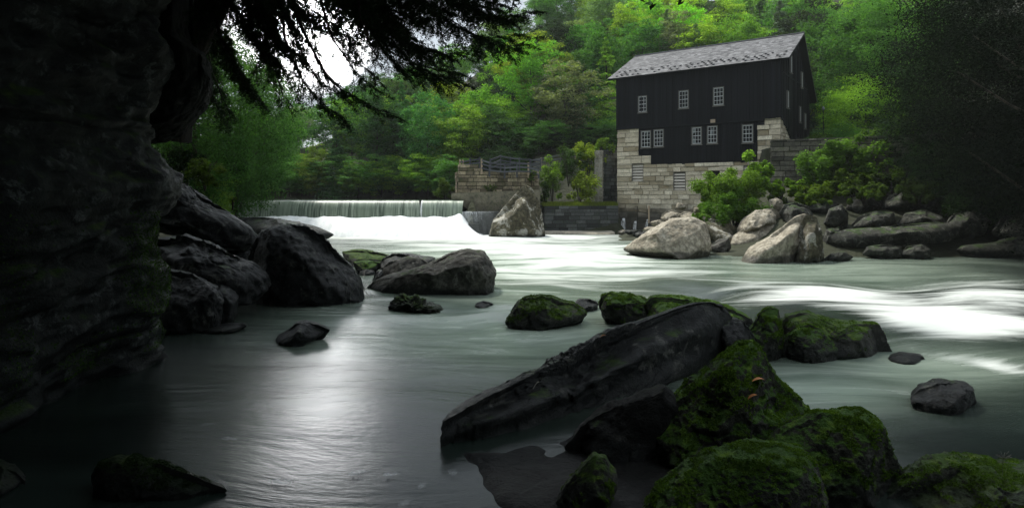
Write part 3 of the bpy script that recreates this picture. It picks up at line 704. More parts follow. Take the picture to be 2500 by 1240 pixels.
tag(mk('rock_ledge', V, Fc, M['pale_ledge'], loc=(4, 56, 0), smooth=True), 'flat pale rock ledge at the foot of the black creek wall', 'rock ledge')

def fence(name, label, pts, hts, post_h=1.25, rails=(.35, .75, 1.12), pale=(), w=.16):
    e = empty(name, pts[0], label=label, cat='fence')
    for i, p in enumerate(pts):
        b = MB(); p = np.array(p, float); b.box(p + np.array((-w / 2, -w / 2, -.3)), (1, 0, 0), w, (0, 1, 0), w, UP, post_h + .3 + hts[i], .5)
        b.build('post', M['raw_wood'] if i in pale else M['grey_wood'], e)
    for i in range(len(pts) - 1):
        p = np.array(pts[i], float); q = np.array(pts[i + 1], float)
        for r in rails:
            b = MB(); b.beam(p + UP * r + np.array((0, -.1, 0)), q + UP * r + np.array((0, -.1, 0)), .05, .15, random.random()); b.build('rail', M['grey_wood'], e)
    return e
def fp(px, py, D): return tuple(P(px, py, D))
fence('rail_fence', 'short rail fence with two pale posts on the left end of the stone wall', [fp(1123, 412, 58), fp(1130, 412, 58.2), fp(1148, 408, 59), fp(1171, 405, 60)], [0] * 4, .85, (.3, .62), pale=(0, 1))
fence('rail_fence', 'dark rail fence along the stone wall top descending right towards the pointed boulder', [fp(1176, 418, 57.6), fp(1195, 424, 57.7), fp(1232, 428, 57.8), fp(1262, 426, 58.2), fp(1290, 427, 58.3), fp(1315, 434, 58.6)], [0] * 6, 1.15, (.3, .68, 1.02), pale=(0, 4))
fence('rail_fence', 'higher dark rail fence zigzagging behind the one on the stone wall', [fp(1197, 420, 60), fp(1222, 410, 62), fp(1246, 414, 62.5), fp(1268, 416, 63), fp(1294, 418, 63.5), fp(1320, 420, 64)], [0, 0, 0, 0, 0, 0], 1.3, (.35, .75, 1.15))
fence('rail_fence', 'long rail fence rising right up the slope towards the mill, behind the bushes', [fp(1296, 408, 64), fp(1321, 404, 65), fp(1345, 398, 66), fp(1371, 394, 67), fp(1405, 388, 68), fp(1440, 380, 69), fp(1500, 372, 70)], [0] * 7, .8, (.3, .68), pale=(1, 4))
# sluice timbers below the mill
b = MB(); p = P(1583, 545, 56); b.box(p, (1, 0, 0), .13, (0, 1, 0), .13, UP, 1.6); tag(b.build('timber_post', M['raw_wood'], loc=p), 'single upright brown timber post against the dark foot of the mill', 'post')
b = MB(); p = P(1555, 545, 57.2)
b.box(p, (1, 0, 0), .07, (0, 1, 0), .07, UP, 1.6); b.beam(p + UP * 1.1, p + np.array((1.0, -.3, .9)), .05, .05); b.beam(p + UP * .3, p + np.array((1.2, -.3, .2)), .05, .05)
tag(b.build('iron_bracket', M['dark_metal'], loc=p), 'thin dark iron frame fixed to the wet foot of the mill', 'iron frame')
for i, (px_, py_, hh, wd, lab) in enumerate(((1519, 533, 1.3, .28, 'tallest white spout of water falling beside the mill corner, leftmost of three'), (1548, 540, 1.0, .2, 'narrow white spout of water, middle of three below the mill'), (1577, 536, .7, .14, 'faint small spout of water beside the brown timber post'))):
    V = []; vv = []; p = P(px_, py_, (59.3, 58.4, 57.6)[i])
    for k in range(13):
        t = k / 12
        for j in range(5):
            sd_ = (j - 2) / 2
            V.append((p[0] + .15 * (1 - t) + sd_ * wd * (.5 + .8 * t), p[1] - .35 * t ** .5 + .1 * sd_ ** 2, p[2] - hh * t * t)); vv.append((1 - abs(sd_) ** 1.5) * (.95 if t < .9 else .8))
    Fc = [(i_ * 5 + j, i_ * 5 + j + 1, (i_ + 1) * 5 + j + 1, (i_ + 1) * 5 + j) for i_ in range(12) for j in range(4)]
    tag(mk('water_spout', V, Fc, M['veil'], loc=p, smooth=True, attr={'veil': vv}), lab, 'water spout', 'spouts of water below the mill')
# lamp post on the terrace
p = P(2010, 328, 54); lp = empty('lamp_post', p, label='slender lamp post on the terrace right of the mill gable', cat='lamp post')
b = MB(); b.tube([p - UP * 1, p + UP * 2.1], [.05, .04], 8); b.build('pole', M['dark_metal'], lp)
b = MB(); b.tube([p + UP * 2.1, p + UP * 2.2, p + UP * 2.35, p + UP * 2.42], [.07, .12, .11, .03], 10); b.build('lamp_head', M['metal'], lp)

# ------------------------------------------------------------------ rocks
def ico(n):
    import bmesh
    bm = bmesh.new(); bmesh.ops.create_icosphere(bm, subdivisions=n, radius=1); bm.verts.ensure_lookup_table()
    v = np.array([q.co[:] for q in bm.verts]); f = np.array([[w.index for w in q.verts] for q in bm.faces]); bm.free(); return v, f
ICO = {k: ico(k) for k in (4, 5, 6, 7)}
def unit(a): return a / (np.linalg.norm(a, axis=1)[:, None] + 1e-9)
def leaf_verts(c, nrm, L, Wd, rng):
    n = len(c); a = rng.normal(size=(n, 3)); t = a - (a * nrm).sum(1)[:, None] * nrm; t /= np.linalg.norm(t, axis=1)[:, None] + 1e-9
    b = np.cross(nrm, t); L = L[:, None]; Wd = Wd[:, None]
    v = np.stack([c - t * L, c + b * Wd - t * L * .1, c + t * L, c - b * Wd - t * L * .1], 1).reshape(-1, 3)
    return v, np.arange(4 * n).reshape(n, 4)
def rock(name, label, poly, D, T, mat, sub=5, cuts=7, amp=.05, seed=0, D2=None, box=.75, planes=(), group=None, cat='boulder', fq=1.0, soft=2.2, lean=0.0, strat=0, center=None, mn=0, msz=.016, dents=()):
    """boulder whose outline seen from the bank is poly (photo pixels) at distance D (D..D2 left to right), T deep"""
    rnd = random.Random(seed * 7 + 3); poly = np.array(poly, float)
    x0, x1 = poly[:, 0].min(), poly[:, 0].max(); yb = poly[:, 1].max()
    if D2 is None and 570 < yb < 1240 and D > 5400 / (yb - 475) * .96:      # stands in the water: carry it on below the surface
        D = 5400 / (yb - 475) + T * .5
    if yb > 570 and (D2 or D > 5400 / (yb - 475) * .96):
        hp = yb - poly[:, 1].min(); poly[:, 1] += np.where(poly[:, 1] > yb - .16 * hp, .22 * hp, 0)
    D2 = D2 or D
    if center: c = np.array(center, float)
    else:
        a2 = 0; c = np.zeros(2)
        for i in range(len(poly)):
            p, q = poly[i], poly[(i + 1) % len(poly)]; cr_ = p[0] * q[1] - q[0] * p[1]; a2 += cr_; c += (p + q) * cr_
        c /= 3 * a2
    K = 720; rad = np.zeros(K)
    for k in range(K):
        th = 2 * math.pi * k / K; d = np.array((math.cos(th), -math.sin(th))); best = 0
        for i in range(len(poly)):
            p = poly[i] - c; e = poly[(i + 1) % len(poly)] - poly[i]; det = d[0] * -e[1] + e[0] * d[1]
            if abs(det) < 1e-9: continue
            t = (p[0] * -e[1] + e[0] * p[1]) / det; s = (d[0] * p[1] - d[1] * p[0]) / det
            if t > 0 and -1e-6 <= s <= 1 + 1e-6: best = max(best, t)
        rad[k] = best
    ker = np.exp(-(np.arange(-30, 31) / soft) ** 2); ker /= ker.sum()
    rad = np.convolve(np.concatenate([rad[-30:], rad, rad[:30]]), ker, 'valid')
    v, f = ICO[sub]; v = v.copy()
    pl = [(np.array(p_[:3]) / np.linalg.norm(p_[:3]), p_[3]) for p_ in planes]
    for k in range(cuts):
        q = np.array((rnd.uniform(-1, 1), -rnd.uniform(.25, 1.0), rnd.uniform(-.6, 1))); q /= np.linalg.norm(q)
        pl.append((q, rnd.uniform(.55, .85)))
    for q, cc in pl:
        dd = v @ q; need = (cc - q[0] * v[:, 0] - q[2] * v[:, 2]) / q[1]
        v[:, 1] = np.where((v[:, 1] < 0) & (dd > cc), np.minimum(need, -.03 * np.abs(v[:, 1])), v[:, 1])
    th = np.arctan2(v[:, 2], v[:, 0]); ti = (th % (2 * math.pi)) / (2 * math.pi) * K
    i0 = np.floor(ti).astype(int) % K; fr_ = ti - np.floor(ti); rr = rad[i0] * (1 - fr_) + rad[(i0 + 1) % K] * fr_
    rho = np.hypot(v[:, 0], v[:, 2]); rp = np.clip(rho, 0, 1) ** box * np.where(rho > 1, rho, 1)
    px_ = c[0] + rr * rp * np.cos(th); py_ = c[1] - rr * rp * np.sin(th)
    tt = np.clip((px_ - x0) / (x1 - x0), -.05, 1.05); DD = D + (D2 - D) * tt
    dep = np.sign(v[:, 1]) * np.abs(v[:, 1]) ** .85 * T
    Xw = (px_ - 1250) / F * DD; Zw_ = H - (py_ - HZ) / F * DD; Yw = DD + dep
    dirx = (px_ - 1250) / F; Xw = Xw + dirx * dep * .85
    pw = np.stack([Xw, Yw, Zw_], -1)
    ctr = pw.mean(0)
    pw[:, 1] += lean * (pw[:, 2] - ctr[2])
    # displacement along the rough normal
    nr = pw - ctr; size = np.linalg.norm(nr, axis=1).mean(); nr /= np.linalg.norm(nr, axis=1)[:, None] + 1e-6
    q = pw / size * 1.6 * fq + seed * 3.7
    edge = .35 + .65 * np.abs(v[:, 1])
    n1_ = fbm(q, 3, seed); n2_ = 1 - 2 * np.abs(fbm(q * 2.1, 3, seed + 5)); n3_ = fbm(q * 7, 4, seed + 9, .6)
    dsp = (n1_ * 1.0 + (n2_ - .4) * .45) * edge * amp * 1.6 + n3_ * amp * .45
    if strat: 
        sv = pw @ np.array((.25, .1, 1.)) * strat + n1_ * .6; dsp = dsp + (np.abs((sv % 1) - .5) * 2) ** 4 * -amp * 1.0
    pw = pw + nr * (dsp * size)[:, None]
    for (dx_, dy_, ra, rb, an, dp) in dents:
        qx, qy = proj(pw[:, 0], pw[:, 1], pw[:, 2]); ca, sa_ = math.cos(R(an)), math.sin(R(an)); uu = (qx - dx_) * ca + (qy - dy_) * sa_; ww = -(qx - dx_) * sa_ + (qy - dy_) * ca
        g_ = dp * np.exp(-(uu / ra) ** 2 - (ww / rb) ** 2) * (v[:, 1] < .1); pw[:, 1] += g_ * .9; pw[:, 2] -= g_ * .35
    base = np.array((ctr[0], ctr[1], pw[:, 2].min()))
    o = mk(name, pw, f, M[mat], loc=base, smooth=True)
    if mn:
        rg = np.random.default_rng(seed); tri = pw[f]; n_ = np.cross(tri[:, 1] - tri[:, 0], tri[:, 2] - tri[:, 0]); ar = np.linalg.norm(n_, axis=1); n_ /= ar[:, None] + 1e-12
        cen = tri.mean(1); ok = (n_[:, 2] + fbm(cen * 1.7 + seed, 3, 3) * .9 > .45) & (cen[:, 2] > .12); w = ar * ok; w /= w.sum()
        pk = rg.choice(len(f), mn, p=w); bc = rg.dirichlet((1, 1, 1), mn)[:, :, None]; pt = (tri[pk] * bc).sum(1) + n_[pk] * .008
        dn = vnoise(pt * 7, 6) > -.05; pt = pt[dn]; pk = pk[dn]
        nn_ = unit(n_[pk] * .8 + rg.normal(size=(len(pk), 3)) * .7); L = msz * rg.uniform(.5, 1.4, len(pk)); mv, mf_ = leaf_verts(pt, nn_, L, L * .45, rg)
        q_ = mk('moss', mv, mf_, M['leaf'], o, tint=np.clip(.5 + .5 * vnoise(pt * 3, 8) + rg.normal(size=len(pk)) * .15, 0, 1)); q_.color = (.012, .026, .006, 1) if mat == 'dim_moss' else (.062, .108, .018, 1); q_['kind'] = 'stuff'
    return tag(o, label, cat, group)

# --- the left shore
rock('slab_rock', 'long dark slab leaning down right from the cliff, upper edge in light', [(340, 395), (375, 398), (430, 432), (500, 480), (560, 520), (610, 552), (636, 578), (630, 598), (600, 612), (540, 606), (470, 585), (400, 570), (340, 560)], 24, 1.5, 'dark_rock', 6, 5, .05, 1, box=.6, planes=[(.25, -.75, .6, .60)], cat='rock slab', strat=1.2)
rock('slab_rock', 'dark layered slab with a mossy lower tip under the long leaning slab', [(360, 590), (400, 585), (450, 574), (500, 590), (560, 620), (620, 645), (655, 672), (660, 705), (620, 735), (540, 740), (440, 700), (360, 680)], 19, 1.6, 'dark_rock', 6, 5, .06, 2, box=.6, planes=[(.1, -.62, .8, .62)], cat='rock slab', strat=1.6)
rock('boulder', 'low rounded dark block at the foot of the cliff, just above the water', [(360, 660), (400, 660), (470, 672), (530, 702), (546, 730), (540, 790), (520, 800), (440, 806), (360, 800)], 17.5, 1.2, 'dark_rock', 6, 5, .05, 3, box=.6)
rock('boulder', 'low dark block half hidden behind the rounded one by the cliff', [(500, 690), (560, 700), (582, 725), (580, 770), (540, 790), (490, 780)], 18.8, 1.0, 'dark_rock', 5, 5, .05, 4)
rock('boulder', 'large black domed boulder with lichen on its right flank, left shore', [(606, 640), (618, 600), (640, 562), (690, 546), (740, 548), (790, 575), (830, 620), (862, 655), (885, 690), (898, 722), (860, 740), (760, 742), (640, 738), (600, 700)], 21.5, 2.2, 'dark_rock', 6, 6, .05, 5, box=.68, planes=[(.55, -.55, .62, .80)])
rock('flat_rock', 'low flat dark outcrop between the black domed boulder and the white water', [(570, 532), (640, 530), (720, 540), (770, 553), (822, 576), (780, 590), (700, 592), (600, 590), (560, 560)], 38, 3, 'dark_rock', 5, 5, .05, 6, cat='rock outcrop')
rock('boulder', 'small dark rock wedged between the leaning slab and the domed boulder', [(540, 600), (600, 600), (625, 612), (620, 650), (560, 645)], 24.5, .9, 'dark_rock', 5, 6, .08, 7)
G1 = 'mossy rocks at the far left shore'
rock('boulder', 'mossy low rock right behind the domed boulder, farthest of its cluster', [(835, 615), (865, 610), (910, 614), (952, 624), (950, 645), (900, 650), (850, 648)], 31, 1.5, 'mossy2', 5, 6, .07, 8, group=G1)
rock('boulder', 'flat yellow-green mossy rock with a sunlit top beside the domed boulder', [(862, 640), (890, 636), (928, 642), (930, 655), (900, 668), (868, 662)], 28.5, 1.0, 'mossy', 5, 6, .07, 9, group=G1)
rock('boulder', 'tiny dark rock in the gap of water right of the domed boulder', [(872, 660), (890, 655), (915, 662), (912, 672), (876, 672)], 27, .5, 'dark_rock', 4, 5, .06, 10, group=G1)
rock('boulder', 'dark rounded rock behind the long pale-topped boulder, left of its group', [(926, 650), (935, 632), (958, 620), (1000, 622), (1062, 630), (1055, 650), (1000, 665), (930, 664)], 28.5, 1.5, 'dark_rock', 5, 6, .06, 11)
rock('boulder', 'tan-topped rock resting against the back of the long boulder', [(905, 686), (930, 655), (948, 641), (985, 629), (1030, 632), (1048, 645), (1000, 675), (930, 695)], 26.5, 1.2, 'grey_rock', 5, 6, .06, 12)
rock('boulder', 'small dark wedge of rock at the left tip of the long boulder', [(903, 695), (915, 668), (932, 658), (940, 680), (925, 700)], 25, .6, 'dark_rock', 4, 5, .06, 13)
rock('boulder', 'long grey boulder with a blunt lit right end, in mid creek', [(896, 700), (915, 685), (950, 672), (1000, 660), (1060, 640), (1100, 620), (1135, 611), (1180, 615), (1200, 640), (1212, 665), (1206, 690), (1198, 712), (1100, 726), (1000, 730), (905, 728)], 23.5, 1.6, 'grey_rock', 6, 5, .045, 14, D2=23, box=.62, planes=[(.1, -.78, -.35, .62), (.25, -.6, .76, .82)])
rock('driftwood', 'tangled heap of dark driftwood and mossy stones in front of the long boulder', [(952, 752), (962, 728), (985, 722), (1000, 730), (1015, 722), (1035, 740), (1070, 748), (1092, 756), (1060, 762), (960, 762)], 20.2, .7, 'mossy2', 6, 3, .16, 15, cat='debris heap', fq=2.2)
rock('boulder', 'small dark pointed rock alone in the calm left water', [(672, 826), (695, 812), (722, 790), (745, 786), (775, 792), (806, 806), (790, 826), (740, 838), (690, 834)], 15.6, .7, 'dark_rock', 5, 5, .05, 16)
rock('boulder', 'barely emerging dark rock sliver near the cliff foot', [(480, 803), (540, 795), (590, 790), (606, 796), (590, 806), (500, 812)], 17, .5, 'dark_rock', 4, 4, .05, 17)
rock('boulder', 'half sunken mossy rock at the lower left, crest lit green', [(225, 1160), (245, 1128), (285, 1115), (340, 1118), (400, 1135), (455, 1155), (520, 1180), (560, 1195), (500, 1215), (300, 1215), (230, 1200)], 7.9, .25, 'dim_moss', 6, 4, .05, 18, mn=4000, msz=0.012)
rock('boulder', 'dark mossy rock at the very left edge of the water', [(-60, 1130), (0, 1136), (40, 1152), (62, 1176), (20, 1200), (-60, 1200)], 7.9, .4, 'dim_moss', 5, 4, .04, 19)
# --- middle
rock('boulder', 'mossy twin-humped rock left of the row in mid creek', [(1236, 780), (1246, 765), (1262, 740), (1285, 727), (1320, 723), (1350, 726), (1372, 738), (1400, 742), (1432, 765), (1425, 783), (1380, 790), (1340, 800), (1250, 795)], 18, 1.0, 'mossy2', 6, 6, .07, 20, mn=7000, msz=0.022, box=.65)
rock('boulder', 'small square dark rock between the two mossy rocks of the row', [(1402, 742), (1412, 731), (1440, 732), (1460, 740), (1458, 758), (1420, 760)], 20.5, .6, 'dark_rock', 5, 6, .06, 21)
rock('boulder', 'round moss covered rock right of the small square rock', [(1460, 745), (1468, 722), (1485, 715), (1540, 718), (1575, 730), (1597, 760), (1590, 785), (1540, 795), (1490, 790), (1470, 772)], 18.3, 1.0, 'mossy', 6, 6, .06, 22, mn=9000, msz=0.022, box=.68)
rock('boulder', 'long low mossy rock behind the top of the giant slab', [(1574, 740), (1590, 726), (1640, 727), (1700, 735), (1740, 740), (1790, 755), (1840, 782), (1830, 805), (1700, 810), (1590, 800)], 19.5, 1.3, 'mossy', 6, 6, .05, 23, mn=7000, msz=0.022)
b = MB(); p0, p1 = P(1192, 770, 18.8), P(1250, 768, 18.6); b.beam(p0, p1, .3, .13); tag(b.build('wood_plank', M['grey_wood'], loc=p0), 'short dark squared timber lying in the water left of the twin-humped rock', 'plank')
rock('boulder', 'thin dark rock just breaking the surface between long boulder and mossy row', [(1160, 742), (1180, 736), (1205, 742), (1190, 752), (1160, 750)], 19.5, .4, 'dark_rock', 4, 4, .04, 24)
rock('giant_slab', 'giant dark tilted slab rising from lower centre towards the right, pale worn patches', [(1070, 1050), (1080, 1030), (1110, 1012), (1200, 962), (1290, 920), (1380, 872), (1450, 830), (1500, 800), (1560, 788), (1620, 765), (1680, 745), (1730, 737), (1765, 745), (1785, 775), (1788, 830), (1750, 880), (1700, 905), (1600, 950), (1500, 1000), (1400, 1040), (1300, 1080), (1200, 1108), (1110, 1108), (1080, 1085)], 8.7, .95, 'dark_rock', 7, 6, .05, 25, D2=13.2, box=.62, planes=[(-.12, -.42, .88, .40), (.1, -.95, -.2, .62), (-.75, -.6, .1, .62)], dents=[(1475, 872, 80, 26, -32, .35), (1640, 800, 90, 22, -18, .2), (1215, 985, 110, 16, -24, .26), (1410, 945, 190, 12, -24, -.08), (1180, 1030, 90, 10, -22, -.06), (1330, 1010, 200, 20, -22, .14), (1620, 880, 120, 30, -25, .2), (1720, 800, 40, 50, 0, -.12)], soft=1.2, fq=1.6, cat='rock slab')
rock('boulder', 'rough dark block behind the upper end of the giant slab', [(1760, 790), (1790, 778), (1815, 785), (1840, 820), (1850, 870), (1800, 900), (1750, 880)], 15, .8, 'dark_rock', 5, 6, .07, 26)
rock('boulder', 'upright mossy pointed rock standing at the head of the giant slab', [(1828, 810), (1845, 780), (1862, 758), (1880, 750), (1900, 755), (1908, 790), (1912, 850), (1900, 880), (1850, 880), (1835, 850)], 15, .6, 'mossy', 6, 6, .06, 27, mn=7000, msz=0.018, box=.7)
rock('boulder', 'mossy conical rock between the upright rock and the long ridge', [(1906, 860), (1920, 825), (1950, 798), (1975, 792), (2000, 800), (2030, 825), (2060, 850), (2040, 872), (1980, 882), (1920, 878)], 13.9, .6, 'mossy', 6, 6, .05, 28, mn=7000, msz=0.018, box=.75)
rock('boulder', 'long dark ridge of rock ending blunt at the right, beyond the conical rock', [(1905, 790), (1920, 772), (1970, 763), (2000, 775), (2040, 788), (2100, 790), (2145, 792), (2160, 815), (2182, 858), (2120, 868), (2000, 870), (1910, 860)], 15.3, .9, 'mossy2', 6, 6, .05, 29, mn=7000, msz=0.02, box=.65)
rock('boulder', 'big mossy block under the giant slab, folded moss ridges and fallen leaves', [(1560, 1130), (1580, 1050), (1640, 985), (1710, 930), (1770, 870), (1800, 848), (1840, 842), (1870, 870), (1888, 905), (1915, 945), (1955, 978), (1980, 1002), (1986, 1020), (1960, 1060), (1900, 1110), (1750, 1140), (1600, 1150)], 9.9, .9, 'mossy', 7, 3, .06, 30, mn=26000, msz=0.018, box=.68, planes=[(.1, -.8, -.45, .60), (.6, -.6, .5, .7), (-.5, -.75, .4, .7)], soft=2, fq=1.1)
rock('boulder', 'large smooth mossy boulder at lower right, steep right side', [(1840, 1110), (1880, 1075), (1940, 1040), (2000, 1015), (2060, 1005), (2110, 1010), (2150, 1035), (2170, 1075), (2190, 1130), (2215, 1185), (2190, 1260), (2000, 1300), (1850, 1260)], 7.6, .8, 'mossy', 7, 4, .04, 31, mn=24000, msz=0.015, box=.62, planes=[(.2, -.85, -.1, .66)], fq=1.6)
rock('boulder', 'broad mossy boulder nearest the viewer at the bottom edge', [(1570, 1250), (1600, 1205), (1660, 1160), (1740, 1120), (1800, 1110), (1850, 1108), (1910, 1102), (1960, 1115), (2000, 1160), (2020, 1230), (2030, 1340), (1560, 1340)], 6.5, .8, 'mossy', 7, 4, .04, 32, mn=26000, msz=0.014, box=.6, fq=1.8)
rock('boulder', 'upright mossy stone with bare grey edges at bottom centre', [(1345, 1260), (1375, 1190), (1420, 1140), (1452, 1108), (1480, 1115), (1505, 1150), (1508, 1180), (1490, 1240), (1480, 1330), (1330, 1330)], 7.1, .35, 'mossy2', 6, 5, .05, 33, mn=6000, msz=0.012, box=.65)
rock('boulder', 'little pale wet stone at the bottom edge of the water', [(1215, 1228), (1240, 1212), (1285, 1212), (1308, 1228), (1310, 1290), (1210, 1290)], 7.3, .22, 'grey_rock', 5, 5, .06, 34)
rock('boulder', 'dark shaded stone block under the giant slab', [(1495, 1060), (1515, 1010), (1560, 1000), (1605, 1040), (1615, 1150), (1580, 1240), (1500, 1230)], 8.6, .5, 'dark_rock', 5, 5, .04, 35)
rock('boulder', 'low dark boulder in the lower right corner with a round hollow', [(2130, 1250), (2190, 1195), (2260, 1152), (2330, 1138), (2400, 1145), (2450, 1160), (2530, 1160), (2600, 1200), (2600, 1330), (2120, 1330)], 7.3, .9, 'mossy2', 7, 4, .05, 36, mn=14000, msz=0.014, box=.62, fq=1.6)
rock('boulder', 'dark wet cube shaped rock alone in the right current', [(2222, 968), (2250, 948), (2290, 936), (2345, 934), (2378, 945), (2385, 985), (2360, 1002), (2290, 1004), (2235, 995)], 10.9, .55, 'dark_rock', 5, 6, .06, 37, box=.65)
rock('boulder', 'sliver of rock barely above the current right of the long ridge', [(2165, 872), (2200, 864), (2250, 868), (2262, 874), (2230, 882), (2180, 882)], 13.7, .4, 'dark_rock', 4, 4, .04, 38)
# black sheet added just awash, shade under the slab in its colour
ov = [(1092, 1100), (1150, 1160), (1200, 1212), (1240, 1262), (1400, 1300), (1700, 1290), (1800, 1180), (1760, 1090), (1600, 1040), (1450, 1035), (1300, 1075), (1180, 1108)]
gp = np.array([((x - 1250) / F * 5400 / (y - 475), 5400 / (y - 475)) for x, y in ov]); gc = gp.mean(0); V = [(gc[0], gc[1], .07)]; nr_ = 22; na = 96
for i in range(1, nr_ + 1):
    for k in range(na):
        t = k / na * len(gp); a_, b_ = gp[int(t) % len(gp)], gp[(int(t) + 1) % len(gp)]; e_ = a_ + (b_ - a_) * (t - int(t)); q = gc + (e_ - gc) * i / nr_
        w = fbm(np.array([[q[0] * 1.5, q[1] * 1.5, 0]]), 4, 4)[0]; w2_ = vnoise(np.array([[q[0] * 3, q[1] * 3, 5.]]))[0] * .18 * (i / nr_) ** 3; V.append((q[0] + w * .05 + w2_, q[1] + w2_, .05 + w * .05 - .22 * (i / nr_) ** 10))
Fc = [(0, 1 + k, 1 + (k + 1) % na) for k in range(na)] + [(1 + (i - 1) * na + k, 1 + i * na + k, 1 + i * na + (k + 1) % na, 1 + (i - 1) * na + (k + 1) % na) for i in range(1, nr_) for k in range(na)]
tag(mk('shade_sheet', V, Fc, M['shelf'], loc=(*gc, 0), smooth=True), 'black sheet added just awash for the shade beneath the giant slab', 'rock shelf')
rock('boulder', 'black rock added for the shade between slab and mossy block', [(1380, 1090), (1430, 1030), (1520, 985), (1620, 940), (1660, 980), (1640, 1080), (1560, 1120), (1430, 1125)], 10.2, .6, 'shadow_rock', 5, 5, .06, 55)  # added black rock filling the shade under the slab
# --- far bank
rock('pointed_boulder', 'tall pointed boulder spattered with white lichen beside the dam', [(1188, 566), (1205, 536), (1228, 508), (1252, 480), (1272, 458), (1284, 452), (1296, 455), (1312, 485), (1324, 525), (1334, 566), (1300, 578), (1220, 578)], 54.5, 2.0, 'lichen_rock', 6, 6, .045, 40, box=.75, planes=[(-.5, -.8, .2, .75)])
rock('boulder', 'big smooth pale boulder sloping into the creek below the mill', [(1520, 610), (1545, 590), (1590, 560), (1640, 535), (1690, 530), (1722, 545), (1732, 580), (1735, 612), (1700, 628), (1600, 630)], 39, 3.0, 'pale_rock', 6, 4, .03, 41, box=.68, planes=[(.55, -.8, -.25, .72)])
rock('boulder', 'round pale boulder touching the right side of the big smooth one', [(1712, 545), (1735, 535), (1770, 538), (1795, 555), (1802, 580), (1790, 600), (1740, 606), (1718, 590)], 40, 1.6, 'lichen_rock', 5, 5, .05, 42)
rock('boulder', 'small wedge rock filling the gap below the round pale boulder', [(1735, 600), (1755, 585), (1780, 580), (1785, 605), (1770, 618), (1738, 616)], 38.6, .9, 'grey_rock', 5, 6, .06, 43)
rock('boulder', 'long tan boulder lying under the leafy bush, left of the stack', [(1798, 560), (1810, 538), (1845, 515), (1885, 508), (1905, 520), (1905, 545), (1870, 560), (1800, 578)], 41.5, 1.8, 'pale_rock', 5, 5, .05, 44)
rock('boulder', 'tan boulder stacked below the long one, wedge shaped', [(1782, 595), (1790, 575), (1830, 552), (1880, 546), (1920, 550), (1925, 575), (1880, 595), (1820, 610), (1786, 608)], 39.5, 1.6, 'pale_rock', 5, 5, .05, 45)
rock('boulder', 'large split boulder leaning left in two halves, sloping pale left half', [(1795, 630), (1830, 605), (1870, 585), (1910, 555), (1940, 530), (1965, 521), (1975, 530), (1960, 560), (1945, 610), (1935, 640), (1860, 640)], 36.8, 1.6, 'pale_rock', 6, 4, .035, 46, box=.7, planes=[(.35, -.9, 0, .8)])
rock('boulder', 'upright right half of the split boulder, greenish grey face', [(1935, 640), (1948, 590), (1955, 545), (1968, 522), (1995, 530), (2005, 560), (2010, 600), (2012, 640)], 36.4, 1.2, 'lichen_rock', 6, 5, .04, 47, box=.7)
rock('boulder', 'small upright pale stone on top of the boulder pile', [(1876, 510), (1878, 488), (1895, 483), (1910, 490), (1914, 508), (1895, 518)], 42.5, .7, 'pale_rock', 5, 6, .06, 48)
G2 = 'shaded boulders along the right bank'
